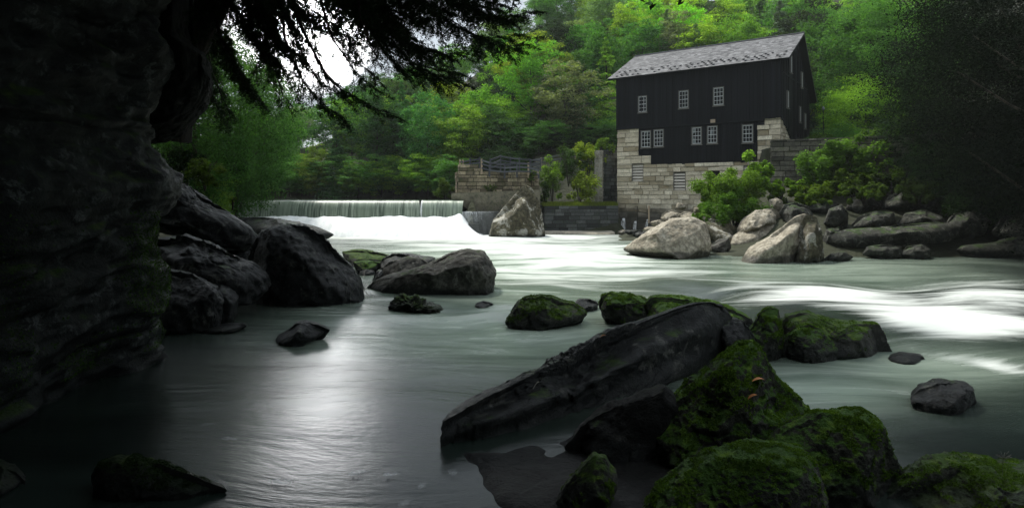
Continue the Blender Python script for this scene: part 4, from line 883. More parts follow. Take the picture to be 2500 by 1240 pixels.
for i, (pl_, D_, T_, lab) in enumerate([
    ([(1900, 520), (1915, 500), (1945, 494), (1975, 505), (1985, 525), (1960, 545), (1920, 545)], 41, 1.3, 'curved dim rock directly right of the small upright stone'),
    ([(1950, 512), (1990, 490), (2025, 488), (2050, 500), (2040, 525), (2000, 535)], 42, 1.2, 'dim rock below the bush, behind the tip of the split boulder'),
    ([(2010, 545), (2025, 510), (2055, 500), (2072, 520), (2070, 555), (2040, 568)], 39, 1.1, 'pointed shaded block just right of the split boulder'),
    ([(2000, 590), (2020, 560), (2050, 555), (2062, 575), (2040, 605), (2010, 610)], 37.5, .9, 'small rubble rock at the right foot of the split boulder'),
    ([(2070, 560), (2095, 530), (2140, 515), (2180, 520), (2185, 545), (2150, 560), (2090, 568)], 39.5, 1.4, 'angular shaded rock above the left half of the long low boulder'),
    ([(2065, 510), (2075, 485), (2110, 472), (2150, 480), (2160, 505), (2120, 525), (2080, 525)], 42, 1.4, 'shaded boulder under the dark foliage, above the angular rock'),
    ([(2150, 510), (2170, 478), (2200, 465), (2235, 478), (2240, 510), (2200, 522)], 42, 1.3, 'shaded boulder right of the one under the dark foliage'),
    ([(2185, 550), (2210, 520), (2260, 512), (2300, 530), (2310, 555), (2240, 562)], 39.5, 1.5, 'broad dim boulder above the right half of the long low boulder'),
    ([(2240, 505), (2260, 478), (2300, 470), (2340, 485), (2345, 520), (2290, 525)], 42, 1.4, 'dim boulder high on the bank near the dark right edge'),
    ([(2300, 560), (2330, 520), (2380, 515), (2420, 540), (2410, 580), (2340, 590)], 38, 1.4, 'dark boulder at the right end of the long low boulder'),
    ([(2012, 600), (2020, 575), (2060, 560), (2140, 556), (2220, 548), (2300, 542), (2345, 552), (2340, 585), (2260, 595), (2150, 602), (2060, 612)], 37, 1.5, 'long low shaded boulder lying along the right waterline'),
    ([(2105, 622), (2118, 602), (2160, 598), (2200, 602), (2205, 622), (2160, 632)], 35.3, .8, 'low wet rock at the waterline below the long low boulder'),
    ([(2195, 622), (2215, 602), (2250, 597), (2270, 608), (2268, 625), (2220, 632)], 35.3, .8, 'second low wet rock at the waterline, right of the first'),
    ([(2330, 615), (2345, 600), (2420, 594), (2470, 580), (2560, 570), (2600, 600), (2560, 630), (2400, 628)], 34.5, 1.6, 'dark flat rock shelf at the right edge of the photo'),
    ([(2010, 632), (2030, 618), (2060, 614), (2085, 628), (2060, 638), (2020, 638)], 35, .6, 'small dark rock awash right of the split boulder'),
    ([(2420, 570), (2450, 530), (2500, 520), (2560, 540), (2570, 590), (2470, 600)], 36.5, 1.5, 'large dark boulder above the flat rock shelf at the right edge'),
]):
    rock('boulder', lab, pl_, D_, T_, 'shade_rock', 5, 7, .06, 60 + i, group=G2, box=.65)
G3 = 'broken pale rocks below the mill door'
for i, (cx, cy, rx, ry, D_, lab) in enumerate([(1640, 528, 26, 17, 46, 'angular pale rock rising behind the big smooth boulder, left of the bush'), (1700, 513, 12, 10, 46, 'small pale rock perched highest, against the bush'), (1610, 546, 22, 9, 45, 'flat pale rock on the left of the rubble below the mill'),
    (1680, 530, 24, 12, 44, 'pale slab of rubble between perched rock and smooth boulder'), (1722, 533, 20, 12, 43, 'pale rubble rock at the foot of the bush'), (1590, 560, 18, 7, 44, 'low rubble rock nearest the spouts'), (1521, 568, 12, 7, 54, 'small triangular wet rock under the tallest spout'),
    (1550, 567, 26, 7, 51, 'dark low rock between the small triangular rock and the smooth boulder'), (1662, 505, 14, 9, 49, 'grey rubble block against the mill wall'), (1745, 527, 12, 8, 43.5, 'little pale stone half under the leaves'), (1570, 572, 30, 9, 47, 'flat wet rock left of the smooth boulder')]):
    rr_ = random.Random(i + 50); pl_ = []
    for k in range(9):
        a_ = 2 * math.pi * k / 9; q = rr_.uniform(.8, 1.15); pl_.append((cx + rx * math.cos(a_) * q, cy - ry * math.sin(a_) * q))
    rock('boulder', lab, pl_, D_, rx / F * D_ * .9, 'dark_rock' if i in (7, 10) else 'pale_rock', 4, 8, .09, 90 + i, group=G3)

# --- the cliff on the left
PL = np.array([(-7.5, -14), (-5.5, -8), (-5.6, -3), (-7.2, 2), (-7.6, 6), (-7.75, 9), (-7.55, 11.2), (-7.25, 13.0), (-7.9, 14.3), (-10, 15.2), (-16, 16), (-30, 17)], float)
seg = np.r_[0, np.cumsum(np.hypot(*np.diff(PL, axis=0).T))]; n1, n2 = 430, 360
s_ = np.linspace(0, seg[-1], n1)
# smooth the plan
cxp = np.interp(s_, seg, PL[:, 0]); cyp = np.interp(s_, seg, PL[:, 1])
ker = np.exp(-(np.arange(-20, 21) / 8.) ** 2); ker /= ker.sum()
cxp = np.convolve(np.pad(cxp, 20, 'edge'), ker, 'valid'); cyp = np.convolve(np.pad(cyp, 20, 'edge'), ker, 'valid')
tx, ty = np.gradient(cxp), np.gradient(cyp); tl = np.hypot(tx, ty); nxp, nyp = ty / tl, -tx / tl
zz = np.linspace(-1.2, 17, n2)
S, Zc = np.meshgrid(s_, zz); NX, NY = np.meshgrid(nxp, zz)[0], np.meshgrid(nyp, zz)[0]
pro = np.interp(zz, [-1.2, -.5, 0, .6, 1.5, 2.3, 2.5, 2.75, 3.3, 3.9, 4.15, 4.4, 5.0, 5.5, 6.2, 8, 9.5, 11, 14, 17], [-.5, -.35, -.15, -.04, -.02, 0, -.1, 0, .0, -.1, -.28, -.2, -.2, -.35, -.2, .1, .5, 1.2, 1.8, 1.0])  # top flares into an unseen overhang added to shade the creek
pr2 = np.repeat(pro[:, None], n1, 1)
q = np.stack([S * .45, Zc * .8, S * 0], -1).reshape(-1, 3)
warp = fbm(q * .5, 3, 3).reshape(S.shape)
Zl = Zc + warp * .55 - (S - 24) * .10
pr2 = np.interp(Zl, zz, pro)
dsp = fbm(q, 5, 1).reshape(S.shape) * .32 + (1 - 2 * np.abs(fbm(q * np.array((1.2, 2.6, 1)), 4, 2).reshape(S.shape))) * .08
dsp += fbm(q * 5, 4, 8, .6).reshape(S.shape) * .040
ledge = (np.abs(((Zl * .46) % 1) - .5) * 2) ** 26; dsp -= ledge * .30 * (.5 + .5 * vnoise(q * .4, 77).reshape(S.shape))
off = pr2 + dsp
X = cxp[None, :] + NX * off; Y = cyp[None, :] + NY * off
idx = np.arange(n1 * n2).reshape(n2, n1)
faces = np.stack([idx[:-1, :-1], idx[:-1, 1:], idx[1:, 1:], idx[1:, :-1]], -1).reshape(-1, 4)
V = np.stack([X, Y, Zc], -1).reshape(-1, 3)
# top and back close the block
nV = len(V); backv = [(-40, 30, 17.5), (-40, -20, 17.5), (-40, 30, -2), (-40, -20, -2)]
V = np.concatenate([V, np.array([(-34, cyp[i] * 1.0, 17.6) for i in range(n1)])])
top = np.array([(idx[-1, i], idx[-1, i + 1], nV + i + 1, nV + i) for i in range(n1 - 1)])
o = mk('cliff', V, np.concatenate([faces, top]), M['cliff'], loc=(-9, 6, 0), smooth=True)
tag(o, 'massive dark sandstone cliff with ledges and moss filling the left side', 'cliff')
rg = np.random.default_rng(3); tri = V[faces[:, :3]]; n_ = np.cross(tri[:, 1] - tri[:, 0], tri[:, 2] - tri[:, 0]); ar = np.linalg.norm(n_, axis=1); n_ /= ar[:, None] + 1e-9
cen = tri.mean(1); w = ar * (cen[:, 1] > 5) * (cen[:, 2] < 3.6) * (cen[:, 2] > .3) * (fbm(cen * np.array((.8, .8, .5)), 4, 12) + n_[:, 2] * .5 > .12) * (.4 + sst(9, 13, cen[:, 1])); w /= w.sum()
pk = rg.choice(len(faces), 60000, p=w); pt = (tri[pk] * rg.dirichlet((1, 1, 1), len(pk))[:, :, None]).sum(1)
nn_ = unit(n_[pk] + rg.normal(size=(len(pk), 3)) * .8); L = .016 * rg.uniform(.5, 1.6, len(pk)); mv, mf_ = leaf_verts(pt + n_[pk] * .006, nn_, L, L * .5, rg)
q_ = mk('moss', mv, mf_, M['leaf'], o, tint=np.clip(.5 + .5 * vnoise(pt * 2, 8) + rg.normal(size=len(pk)) * .15, 0, 1)); q_.color = (.045, .09, .016, 1); q_['kind'] = 'stuff'
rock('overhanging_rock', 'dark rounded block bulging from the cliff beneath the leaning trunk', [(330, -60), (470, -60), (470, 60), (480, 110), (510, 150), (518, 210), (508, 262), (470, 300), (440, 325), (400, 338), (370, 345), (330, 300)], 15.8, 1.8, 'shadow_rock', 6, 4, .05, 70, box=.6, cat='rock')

# ------------------------------------------------------------------ foliage builders
def leaf_verts(c, nrm, L, Wd, rng):
    n = len(c); a = rng.normal(size=(n, 3)); t = a - (a * nrm).sum(1)[:, None] * nrm; t /= np.linalg.norm(t, axis=1)[:, None] + 1e-9
    b = np.cross(nrm, t); L = L[:, None]; Wd = Wd[:, None]
    v = np.stack([c - t * L, c + b * Wd - t * L * .1, c + t * L, c - b * Wd - t * L * .1], 1).reshape(-1, 3)
    return v, np.arange(4 * n).reshape(n, 4)
def unit(a): return a / (np.linalg.norm(a, axis=1)[:, None] + 1e-9)
def crown_mesh(seed, Hh=10., kind='round', nclump=130, per=85, leaf=.17, rad=.33, z0=.22):
    rng = np.random.default_rng(seed); C = []; N = []
    for k in range(nclump):
        if kind == 'cone':
            t = rng.random() ** 1.25; z = Hh * (z0 + (1 - z0) * t); r = Hh * rad * (1 - t) ** .8 * rng.uniform(.25, 1) + .05
            a = rng.random() * 2 * math.pi; cr = Hh * .085 * (1.15 - t)
            cen = np.array((r * math.cos(a), r * math.sin(a), z - r * .22)); fl = .3
        else:
            d = rng.normal(size=3); d /= np.linalg.norm(d); q = rng.uniform(.35, 1.0) ** .6
            lob = 1 + .24 * math.sin(3 * math.atan2(d[1], d[0]) + seed) + .14 * math.sin(5 * d[2] + seed * 2 + d[0] * 4)
            rz = Hh * (1 - z0) / 2; cen = np.array((d[0] * Hh * rad * q * lob, d[1] * Hh * rad * q * lob, Hh * z0 + rz + d[2] * rz * q))
            if d[2] < 0: cen[:2] *= 1 - .25 * abs(d[2])
            cr = Hh * rng.uniform(.055, .105); fl = rng.uniform(.4, .7)
        m = int(per * rng.uniform(.6, 1.4)); dd = unit(rng.normal(size=(m, 3))); dd[:, 2] = np.where(rng.random(m) < .75, np.abs(dd[:, 2]), dd[:, 2])
        rr = rng.uniform(.45, 1.15, m)[:, None]
        pt = cen + dd * rr * cr * np.array((1, 1, fl))
        if kind == 'cone': pt[:, 2] -= .25 * np.hypot(pt[:, 0] - cen[0], pt[:, 1] - cen[1])
        C.append(pt); nn = unit(dd * .55 + np.array((0, 0, .75)) + rng.normal(size=(m, 3)) * .42); N.append(nn)
    C = np.concatenate(C); N = np.concatenate(N); n = len(C)
    L = leaf * rng.uniform(.6, 1.3, n); v, f = leaf_verts(C, N, L, L * (.42 if kind != 'cone' else .25), rng)
    return v, f, rng.random(n)
def trunk_mesh(seed, Hh=10., kind='round', r=.16, z1=.72, lean=.3):
    rnd = random.Random(seed); b = MB(); pts = []; rr = []
    top = Hh * (z1 if kind != 'cone' else .95)
    for k in range(8):
        t = k / 7; pts.append((lean * math.sin(t * 2 + seed) * t, lean * math.cos(t * 3 + seed) * t, top * t - .4)); rr.append(r * (1 - .75 * t) + (.08 if k == 0 else 0))
    b.tube(pts, rr, 7)
    for k in range(9 if kind != 'cone' else 0):
        t = rnd.uniform(.3, .9); i = int(t * 7); p = np.array(pts[i]); a = rnd.random() * 6.28; L = Hh * rnd.uniform(.16, .28)
        b.tube([p, p + np.array((math.cos(a) * L * .5, math.sin(a) * L * .5, L * .35)), p + np.array((math.cos(a) * L, math.sin(a) * L, L * .8))], [rr[i] * .55, rr[i] * .35, .015], 5)
    return b
def mesh_only(name, v, f, mat, tint):
    o = mk(name, v, f, mat, tint=tint); me = o.data; bpy.data.objects.remove(o); return me
PROTO = {}
def proto(key, seed, **kw):
    kind = kw.get('kind', 'round'); mat = M['needle'] if kind == 'cone' else M['leaf']
    v, f, t = crown_mesh(seed, **kw); cm = mesh_only('crown', v, f, mat, t)
    b = trunk_mesh(seed, kw.get('Hh', 10.), kind); tm = mesh_only('trunk', np.array(b.v), b.f, M['bark'], b.t)
    PROTO[key] = (cm, tm)
for i in range(6): proto('r%d' % i, 100 + i, nclump=[150, 170, 140, 160, 190, 130][i], rad=[.34, .38, .30, .42, .36, .27][i], z0=[.2, .15, .22, .1, .05, .2][i], leaf=.15)
for i in range(3): proto('c%d' % i, 200 + i, kind='cone', nclump=[230, 260, 220][i], per=60, rad=[.24, .3, .2][i], z0=[.08, .1, .15][i], leaf=.17)
for i in range(2): proto('h%d' % i, 260 + i, nclump=420, per=85, rad=.42, z0=.45, leaf=.10)
for i in range(2): proto('e%d' % i, 280 + i, nclump=640, per=130, rad=.40, z0=.08, leaf=.045)
for i in range(2): proto('d%d' % i, 230 + i, nclump=420, per=95, rad=.40, z0=.12, leaf=.085)
def put_tree(key, x, y, z, h, wf, color, label, cat='tree', group=None, name=None, rz=None, rnd=random):
    cm, tm = PROTO[key]; nm = name or ('conifer_tree' if key[0] == 'c' else 'broadleaf_tree')
    e = empty(nm, (x, y, z), label=label, cat=cat, group=group)
    e.rotation_euler = (0, 0, rnd.random() * 6.28 if rz is None else rz); s = h / 10.; e.scale = (s * wf, s * wf, s)
    for n_, me in (('crown', cm), ('trunk', tm)):
        o = bpy.data.objects.new(n_, me); COL.objects.link(o); o.parent = e
        if n_ == 'crown': o.color = (*color, 1)
    return e

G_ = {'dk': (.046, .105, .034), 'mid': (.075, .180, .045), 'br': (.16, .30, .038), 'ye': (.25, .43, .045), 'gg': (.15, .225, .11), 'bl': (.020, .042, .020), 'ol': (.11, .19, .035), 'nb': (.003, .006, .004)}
CN = {'dk': 'dark green', 'mid': 'medium green', 'br': 'bright green', 'ye': 'sunlit yellow-green', 'gg': 'pale grey-green', 'bl': 'deep blackish green', 'nb': 'near-black', 'ol': 'olive green'}
# px, top row, distance, prototype, colour, width factor, label
TREES = [
 (775, 352, 82, 'r4', 'ol', .95, 'small round olive tree standing alone at the pool edge behind the dam'),
 (640, 372, 86, 'r0', 'dk', 1.0, 'dark tree at the left end of the pool bank'),
 (668, 290, 96, 'r3', 'mid', 1.0, 'wide tree at the left skyline gap above the dam'),
 (715, 268, 104, 'r2', 'gg', 1.0, 'hazy pale tree topping the skyline left of the drooping branch tip'),
 (765, 262, 108, 'r0', 'mid', 1.0, 'hazy tree under the drooping branch tip'),
 (700, 370, 88, 'r1', 'dk', .9, 'dark tree left of the small round olive tree'),
 (838, 225, 112, 'c0', 'dk', 1.0, 'far dark conifer in the skyline under the branches'),
 (880, 188, 120, 'c2', 'mid', 1.0, 'far slim conifer poking highest in the skyline gap'),
 (850, 330, 90, 'r3', 'mid', 1.0, 'leafy tree just right of the small round olive tree'),
 (905, 262, 98, 'r0', 'ol', 1.1, 'olive tinted tree above the middle of the dam'),
 (925, 345, 86, 'r1', 'mid', 1.0, 'tree hanging low over the middle of the dam crest'),
 (985, 230, 94, 'r3', 'br', 1.05, 'bright layered tree above the dam, below the hemlock tips'),
 (975, 330, 84, 'r0', 'mid', 1.0, 'green tree low behind the dam crest right of centre'),
 (1040, 300, 86, 'r4', 'mid', 1.0, 'broad tree low behind the dam near the notch'),
 (1065, 195, 100, 'r1', 'ye', .9, 'bright yellow tipped tree in the middle of the slope left of the fences'),
 (1075, 395, 80, 'r0', 'ol', .9, 'low shrubby tree at the pool corner beside the stone wall'),
 (1120, 270, 86, 'r2', 'mid', 1.1, 'slender green tree up-left of the rail fences'),
 (1100, 140, 112, 'c1', 'dk', 1.0, 'dark conifer high on the slope behind the hemlock tips'),
 (1165, 232, 84, 'r5', 'br', 1.2, 'vivid green tree above the left rail fence'),
 (1190, 300, 78, 'r0', 'dk', 1.1, 'dark leafy tree directly behind the left rail fence'),
 (1225, 120, 98, 'r3', 'br', .9, 'tall bright green tree beside the last hemlock tips'),
 (1250, 235, 82, 'r1', 'ye', 1.0, 'vivid yellow-green tree above the zigzag fences'),
 (1290, 90, 104, 'r0', 'mid', 1.1, 'green tree high on the slope right of the hemlock tips'),
 (1275, 300, 76, 'r2', 'dk', 1.1, 'dark tree just above the zigzag fences'),
 (1335, 20, 112, 'r4', 'gg', 1.0, 'pale grey-green tree near the top edge, above the sky corner'),
 (1330, 120, 96, 'c1', 'bl', 1.1, 'very dark conifer in the middle of the slope left of the mill'),
 (1345, 220, 82, 'r3', 'dk', 1.0, 'dark broad tree halfway between fences and mill roof'),
 (1425, 48, 100, 'r0', 'gg', 1.1, 'pale grey-green tree upper left of the mill roof'),
 (1455, 108, 80, 'c0', 'mid', 1.1, 'feathery light conifer left of the mill roof'),
 (1400, 240, 76, 'c1', 'mid', 1.2, 'feathery conifer beside the mill wall, above the sloping fence'),
 (1390, 130, 90, 'r1', 'mid', 1.0, 'green tree between the dark conifer and the feathery one'),
 (1480, 300, 72, 'r0', 'dk', 1.0, 'dark tree tucked against the left wall of the mill'),
 (1535, 5, 96, 'r5', 'ye', 1.1, 'glowing yellow-green tree above the left end of the mill roof'),
 (1500, -20, 110, 'r1', 'gg', 1.0, 'pale tree at the top edge left of the glowing ones'),
 (1575, -15, 100, 'r3', 'ye', 1.0, 'glowing yellow-green tree at the top edge above the roof, second from left'),
 (1630, 20, 92, 'c0', 'gg', 1.2, 'feathery pale conifer rising behind the middle of the roof'),
 (1680, -10, 100, 'r0', 'ye', 1.0, 'yellow-green tree above the middle of the mill roof'),
 (1715, 45, 88, 'r2', 'ye', 1.2, 'small glowing tree just over the roof ridge'),
 (1770, -10, 96, 'r4', 'ye', 1.0, 'wide yellow-green tree above the right half of the roof'),
 (1810, 30, 86, 'r0', 'br', 1.1, 'bright green tree touching the roof ridge on the right'),
 (1860, -15, 94, 'c1', 'mid', 1.2, 'green conifer above the right part of the roof'),
 (1905, 0, 86, 'c0', 'gg', 1.2, 'pale feathery conifer above the right end of the ridge'),
 (1950, -30, 90, 'r1', 'mid', 1.0, 'green tree above the roof peak'),
 (1990, -10, 78, 'r3', 'bl', 1.0, 'dark tree right of the roof peak'),
 (2015, 130, 72, 'r0', 'dk', 1.0, 'dark tree right behind the mill gable'),
 (1998, 60, 74, 'c1', 'bl', 1.2, 'dark narrow conifer beside the roof peak'),
]
rnd = random.Random(77)
for (px_, ty_, D_, key, cc, wf, lab) in TREES:
    x = (px_ - 1250) / F * D_; zb = tz(x, D_); zt_ = H + (HZ - ty_) / F * D_; h = zt_ - zb
    if h < 4: zb = zt_ - 5; h = 5
    if h > 20: zb = zt_ - 16; h = 16
    col = tuple(c * rnd.uniform(.85, 1.15) for c in G_[cc]); wfx = wf * min(1.2, max(.75, 10 / h))
    put_tree(key, x, D_, zb - .2, h, wfx, col, CN[cc] + ' ' + lab if not lab.split()[0] in ('dark', 'bright', 'vivid', 'green', 'olive', 'pale', 'glowing', 'yellow-green', 'very') else lab, group='trees on the gorge side', rnd=rnd)
# the wood between them, each tree on its own
rows = [(77, 5), (84, 5.2), (92, 5.6), (101, 6.2), (111, 7), (122, 8), (134, 9)]
cnt = 0
ORD = ['first', 'second', 'third', 'fourth', 'fifth', 'sixth', 'seventh', 'eighth', 'ninth', 'tenth', 'eleventh', 'twelfth', 'thirteenth', 'fourteenth', 'fifteenth', 'sixteenth', 'seventeenth', 'eighteenth', 'nineteenth', 'twentieth']
ROWN = ['lowest', 'second lowest', 'third', 'middle', 'fifth', 'second highest', 'highest']
for ri, (D0, sp) in enumerate(rows):
    x = -.48 * D0; k = 0
    while x < .62 * D0:
        xx = x + rnd.uniform(-2, 2); yy = D0 + rnd.uniform(-3, 3); x += sp
        px_ = 1250 + F * xx / yy
        if px_ < 610 or (1490 < px_ < 1990 and yy < 82): continue
        _, in2 = pdist(POOL, np.array([xx]), np.array([yy]))
        if in2[0]: continue
        zb = tz(xx, yy); sk = float(skyline(px_)) + rnd.uniform(6, 40)
        h = rnd.uniform(9, 14); zt_ = min(zb + h, H + (HZ - sk) / F * yy); h = zt_ - zb
        py_top = HZ - (zt_ - H) / yy * F; py_bot = HZ - (zb - H) / yy * F
        if h < 4 or py_bot < -60: continue
        cc = rnd.choice(['dk', 'dk', 'mid', 'mid', 'mid', 'br', 'bl', 'gg'] if px_ < 1450 else ['mid', 'br', 'br', 'ye', 'gg', 'dk'])
        key = rnd.choice(['r0', 'r1', 'r2', 'r3', 'r4', 'r5', 'c0', 'c1'])
        lab = '%s %s, %s from left in the %s row of the wooded slope' % (CN[cc], 'conifer' if key[0] == 'c' else 'broadleaf tree', ORD[min(k, 19)], ROWN[ri]); k += 1
        put_tree(key, xx, yy, zb - .3, h, min(1.25, 11 / h), tuple(c * rnd.uniform(.8, 1.2) for c in G_[cc]), lab, group='trees filling the gorge side', rnd=rnd); cnt += 1
print('filler trees', cnt)
for i in range(19):
    px_ = 596 + i * 28; D_ = 84.
    for _ in range(6): x = (px_ - 1250) / F * D_; D_ = float(np.interp(x, [-45, -26, -12, -6], [90, 82, 78, 68])) + .4
    z = 2.8
    put_tree(rnd.choice(['r3', 'r5', 'r1']), x, D_, z, rnd.uniform(4.2, 6.2), 1.3, G_[rnd.choice(['mid', 'mid', 'br', 'mid'])], 'low leafy shrub at the far pool edge, %s from left' % ORD[i], cat='shrub', group='shrubs along the pool edge', name='shrub', rnd=rnd)
for i in range(11):
    px_ = 1200 + i * 29; D_ = 69 + i * .5; x = (px_ - 1250) / F * D_
    put_tree(rnd.choice(['r3', 'r5', 'r1']), x, D_, tz(x, D_) - .5, rnd.uniform(3, 4.6), 1.5, G_[rnd.choice(['dk', 'dk', 'bl', 'mid'])], 'dark shrub on the slope behind the rail fences, %s from left' % ORD[i], cat='shrub', group='shrubs behind the fences', name='shrub', rnd=rnd)
# left bank wood, in shade
for (px_, ty_, D_, key, cc, wf, lab) in [
 (575, 70, 50, 'd0', 'dk', .85, 'shaded leafy tree left of the sky gap, its crown against the hemlock'),
 (480, 20, 40, 'd1', 'dk', .9, 'dark leafy tree close behind the overhanging rock'),
 (640, 150, 58, 'd0', 'mid', .8, 'dark tree whose leaves edge the left side of the sky gap'),
 (545, 330, 56, 'd1', 'mid', .8, 'dim green tree between the overhanging rock and the dam'),
 (600, 290, 62, 'r3', 'dk', 1.0, 'shaded tree at the left end of the dam crest'),
 (450, 260, 46, 'r1', 'bl', 1.1, 'very dark tree peeping out under the overhanging rock'),
 (505, 400, 42, 'd0', 'ol', .55, 'low yellowish sapling above the leaning slab'),
 (430, 300, 60, 'r4', 'dk', 1.2, 'dark rounded tree low behind the cliff edge'),
 (560, 400, 68, 'r0', 'dk', 1.0, 'dark bushy tree at the water left of the dam'),
 (420, 120, 52, 'r0', 'bl', 1.2, 'nearly black tree between cliff and trunk'),
]:
    x = (px_ - 1250) / F * D_; zb = tz(x, D_); zt_ = H + (HZ - ty_) / F * D_; h = max(3.0, zt_ - zb)
    put_tree(key, x, D_, zt_ - h, h, wf * min(1.4, max(.8, 9 / h)), G_[cc], lab, group='trees on the left bank', rnd=rnd)
# right side: shade put into leaf colours, near-black trees added for the dark edge
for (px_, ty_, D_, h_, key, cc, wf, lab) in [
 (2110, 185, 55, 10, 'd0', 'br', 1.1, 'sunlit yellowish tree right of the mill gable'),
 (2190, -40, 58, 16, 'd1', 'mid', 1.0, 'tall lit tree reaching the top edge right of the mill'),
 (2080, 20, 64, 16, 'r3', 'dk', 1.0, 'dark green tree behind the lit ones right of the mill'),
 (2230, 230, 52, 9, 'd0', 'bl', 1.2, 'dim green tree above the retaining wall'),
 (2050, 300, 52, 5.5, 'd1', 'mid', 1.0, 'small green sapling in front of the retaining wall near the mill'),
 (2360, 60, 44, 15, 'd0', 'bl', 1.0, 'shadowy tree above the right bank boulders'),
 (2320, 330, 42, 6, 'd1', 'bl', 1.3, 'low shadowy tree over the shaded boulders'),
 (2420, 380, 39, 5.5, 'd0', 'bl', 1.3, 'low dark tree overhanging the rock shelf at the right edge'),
 (2500, -100, 40, 20, 'e1', 'nb', 1.0, 'towering black tree added to darken the right edge, further back'),
 (2540, -300, 34, 19, 'e0', 'nb', .9, 'huge near-black tree added to darken the upper right corner'),
 (2640, -300, 27, 18, 'e1', 'nb', 1.0, 'near-black tree added to darken the right, cut by the edge'),
 (2560, 200, 33, 9, 'e0', 'nb', 1.3, 'black leafy tree added to darken the right edge half way down'),
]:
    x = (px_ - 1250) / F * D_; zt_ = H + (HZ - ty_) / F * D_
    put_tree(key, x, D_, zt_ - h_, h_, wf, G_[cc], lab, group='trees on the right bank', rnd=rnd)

# tall trees added, crowns out of view, to shade the near water and rocks
for i, (x, y, z, h_, key, wf, lab) in enumerate([
    (-10, 3, 12, 17, 'd0', 1.0, 'shade tree added on the cliff top nearest the viewer'), (-9.5, 11, 13, 15, 'd1', .9, 'shade tree added on the cliff top above the overhanging rock'),
    (-13, -5, 10, 19, 'd1', 1.0, 'shade tree added on the cliff top behind the viewer'), (-5, -13, -1, 22, 'd0', .9, 'tall shade tree added on the bank behind the viewer, left'),
    (-15, 21, 3, 25, 'h0', 1.0, 'tall high-crowned shade tree added on the left bank beyond the cliff'), (-13, 13, 3, 26, 'h1', 1.0, 'tall high-crowned shade tree added behind the cliff corner'), (-19, 29, 4, 27, 'h0', 1.0, 'farthest tall high-crowned shade tree added on the left bank'),
    (4, -15, -1, 24, 'd1', .9, 'tall shade tree added on the bank straight behind the viewer'), (13, -14, -1, 22, 'd0', .9, 'tall shade tree added on the bank behind the viewer, right'),
    (22, -12, -1, 22, 'd1', .9, 'tall shade tree added on the right bank behind the viewer'), (0, -24, 3, 26, 'd0', 1.1, 'farthest tall shade tree added behind the viewer'), (-16, -16, 3, 24, 'd1', 1.1, 'far left tall shade tree added behind the viewer'),
    (14, -26, 3, 26, 'd1', 1.2, 'far right tall shade tree added behind the viewer'), (34, -4, -1, 24, 'd0', 1.0, 'tall shade tree added on the right bank level with the viewer'), (-4, -4, 7, 15, 'd1', 1.0, 'shade crown added hanging over the viewer')]):
    put_tree(key, x, y, z, h_, wf, G_['dk'], lab, group='trees added around the viewpoint for shade', rnd=rnd)

# ------------------------------------------------------------------ bushes
def bush(label, cx, cy, rx, ry, D, color, leaf=.10, n=2600, seed=0, dep=None, name='bush', cat='bush', nclump=26):
    rng = np.random.default_rng(seed); c0 = P(cx, cy, D); RX = rx / F * D; RZ_ = ry / F * D; RY = dep or RX * .8
    C = []; N = []
    for k in range(nclump):
        d = rng.normal(size=3); d /= np.linalg.norm(d); q = rng.uniform(.25, 1.12)
        cen = c0 + d * q * np.array((RX, RY, RZ_)); m = n // nclump; dd = unit(rng.normal(size=(m, 3)))
        cr = min(RX, RZ_) * rng.uniform(.14, .42); C.append(cen + dd * rng.uniform(.4, 1.1, m)[:, None] * cr)
        N.append(unit(dd * .4 + np.array((0, -.15, .8)) + rng.normal(size=(m, 3)) * .45))
    C = np.concatenate(C); N = np.concatenate(N); L = leaf * rng.uniform(.6, 1.3, len(C)); v, f = leaf_verts(C, N, L, L * .55, rng)
    base = np.array((c0[0], c0[1], c0[2] - RZ_)); e = empty(name, base, label=label, cat=cat)
    o = mk('foliage', v, f, M['leaf'], e, tint=rng.random(len(C))); o.color = (*color, 1)
    b = MB(); rr_ = random.Random(seed)
    for k in range(7):
        a_ = rr_.random() * 6.28; q = rr_.uniform(.3, .8)
        b.tube([base - UP * .3, base + np.array((math.cos(a_) * RX * q * .4, math.sin(a_) * RY * q * .4, RZ_)), base + np.array((math.cos(a_) * RX * q, math.sin(a_) * RY * q, RZ_ * 1.7))], [.035, .025, .008], 5)
    b.build('stem', M['bark'], e); return e
BR, YE = (.115, .20, .028), (.20, .27, .03)
bush('bright green bush below the end of the rail fence, right of the pointed boulder', 1348, 438, 36, 58, 59.5, BR, .12, 3600, 1)
bush('round dark green bush between the fence and the slim pillar', 1388, 405, 46, 44, 60.5, (.045, .085, .025), .10, 4200, 2)
bush('tall yellow-green bush leaning on the slim pillar', 1436, 388, 34, 54, 61.5, YE, .12, 3400, 3)
bush('sunlit yellow bush at the foot of the slim pillar', 1415, 458, 48, 38, 59.3, YE, .12, 3600, 4)
bush('leafy growth on top of the slim pillar and shaded wall', 1466, 352, 20, 16, 61, BR, .11, 1200, 5)
bush('small green plant on top of the shaded wall beside the mill', 1496, 362, 8, 12, 61, BR, .09, 400, 6)
bush('dark ivy bush between the pointed boulder and the bright bush', 1330, 472, 16, 26, 58.6, (.03, .06, .015), .09, 1400, 7)
bush('small weed tuft on the right end of the stone wall by the fence', 1298, 430, 10, 16, 58.2, (.06, .10, .02), .08, 600, 8)
bush('weeds hanging on the joint of the stone wall and footing', 1196, 462, 16, 12, 57.0, (.05, .075, .02), .07, 600, 9)
bush('low bush on the bank left of the abutment', 1085, 458, 24, 30, 62, (.06, .10, .018), .10, 2400, 10)
bush('main mass of the big leafy bush in front of the mill door', 1775, 472, 78, 58, 44.5, BR, .085, 17000, 11, nclump=60)
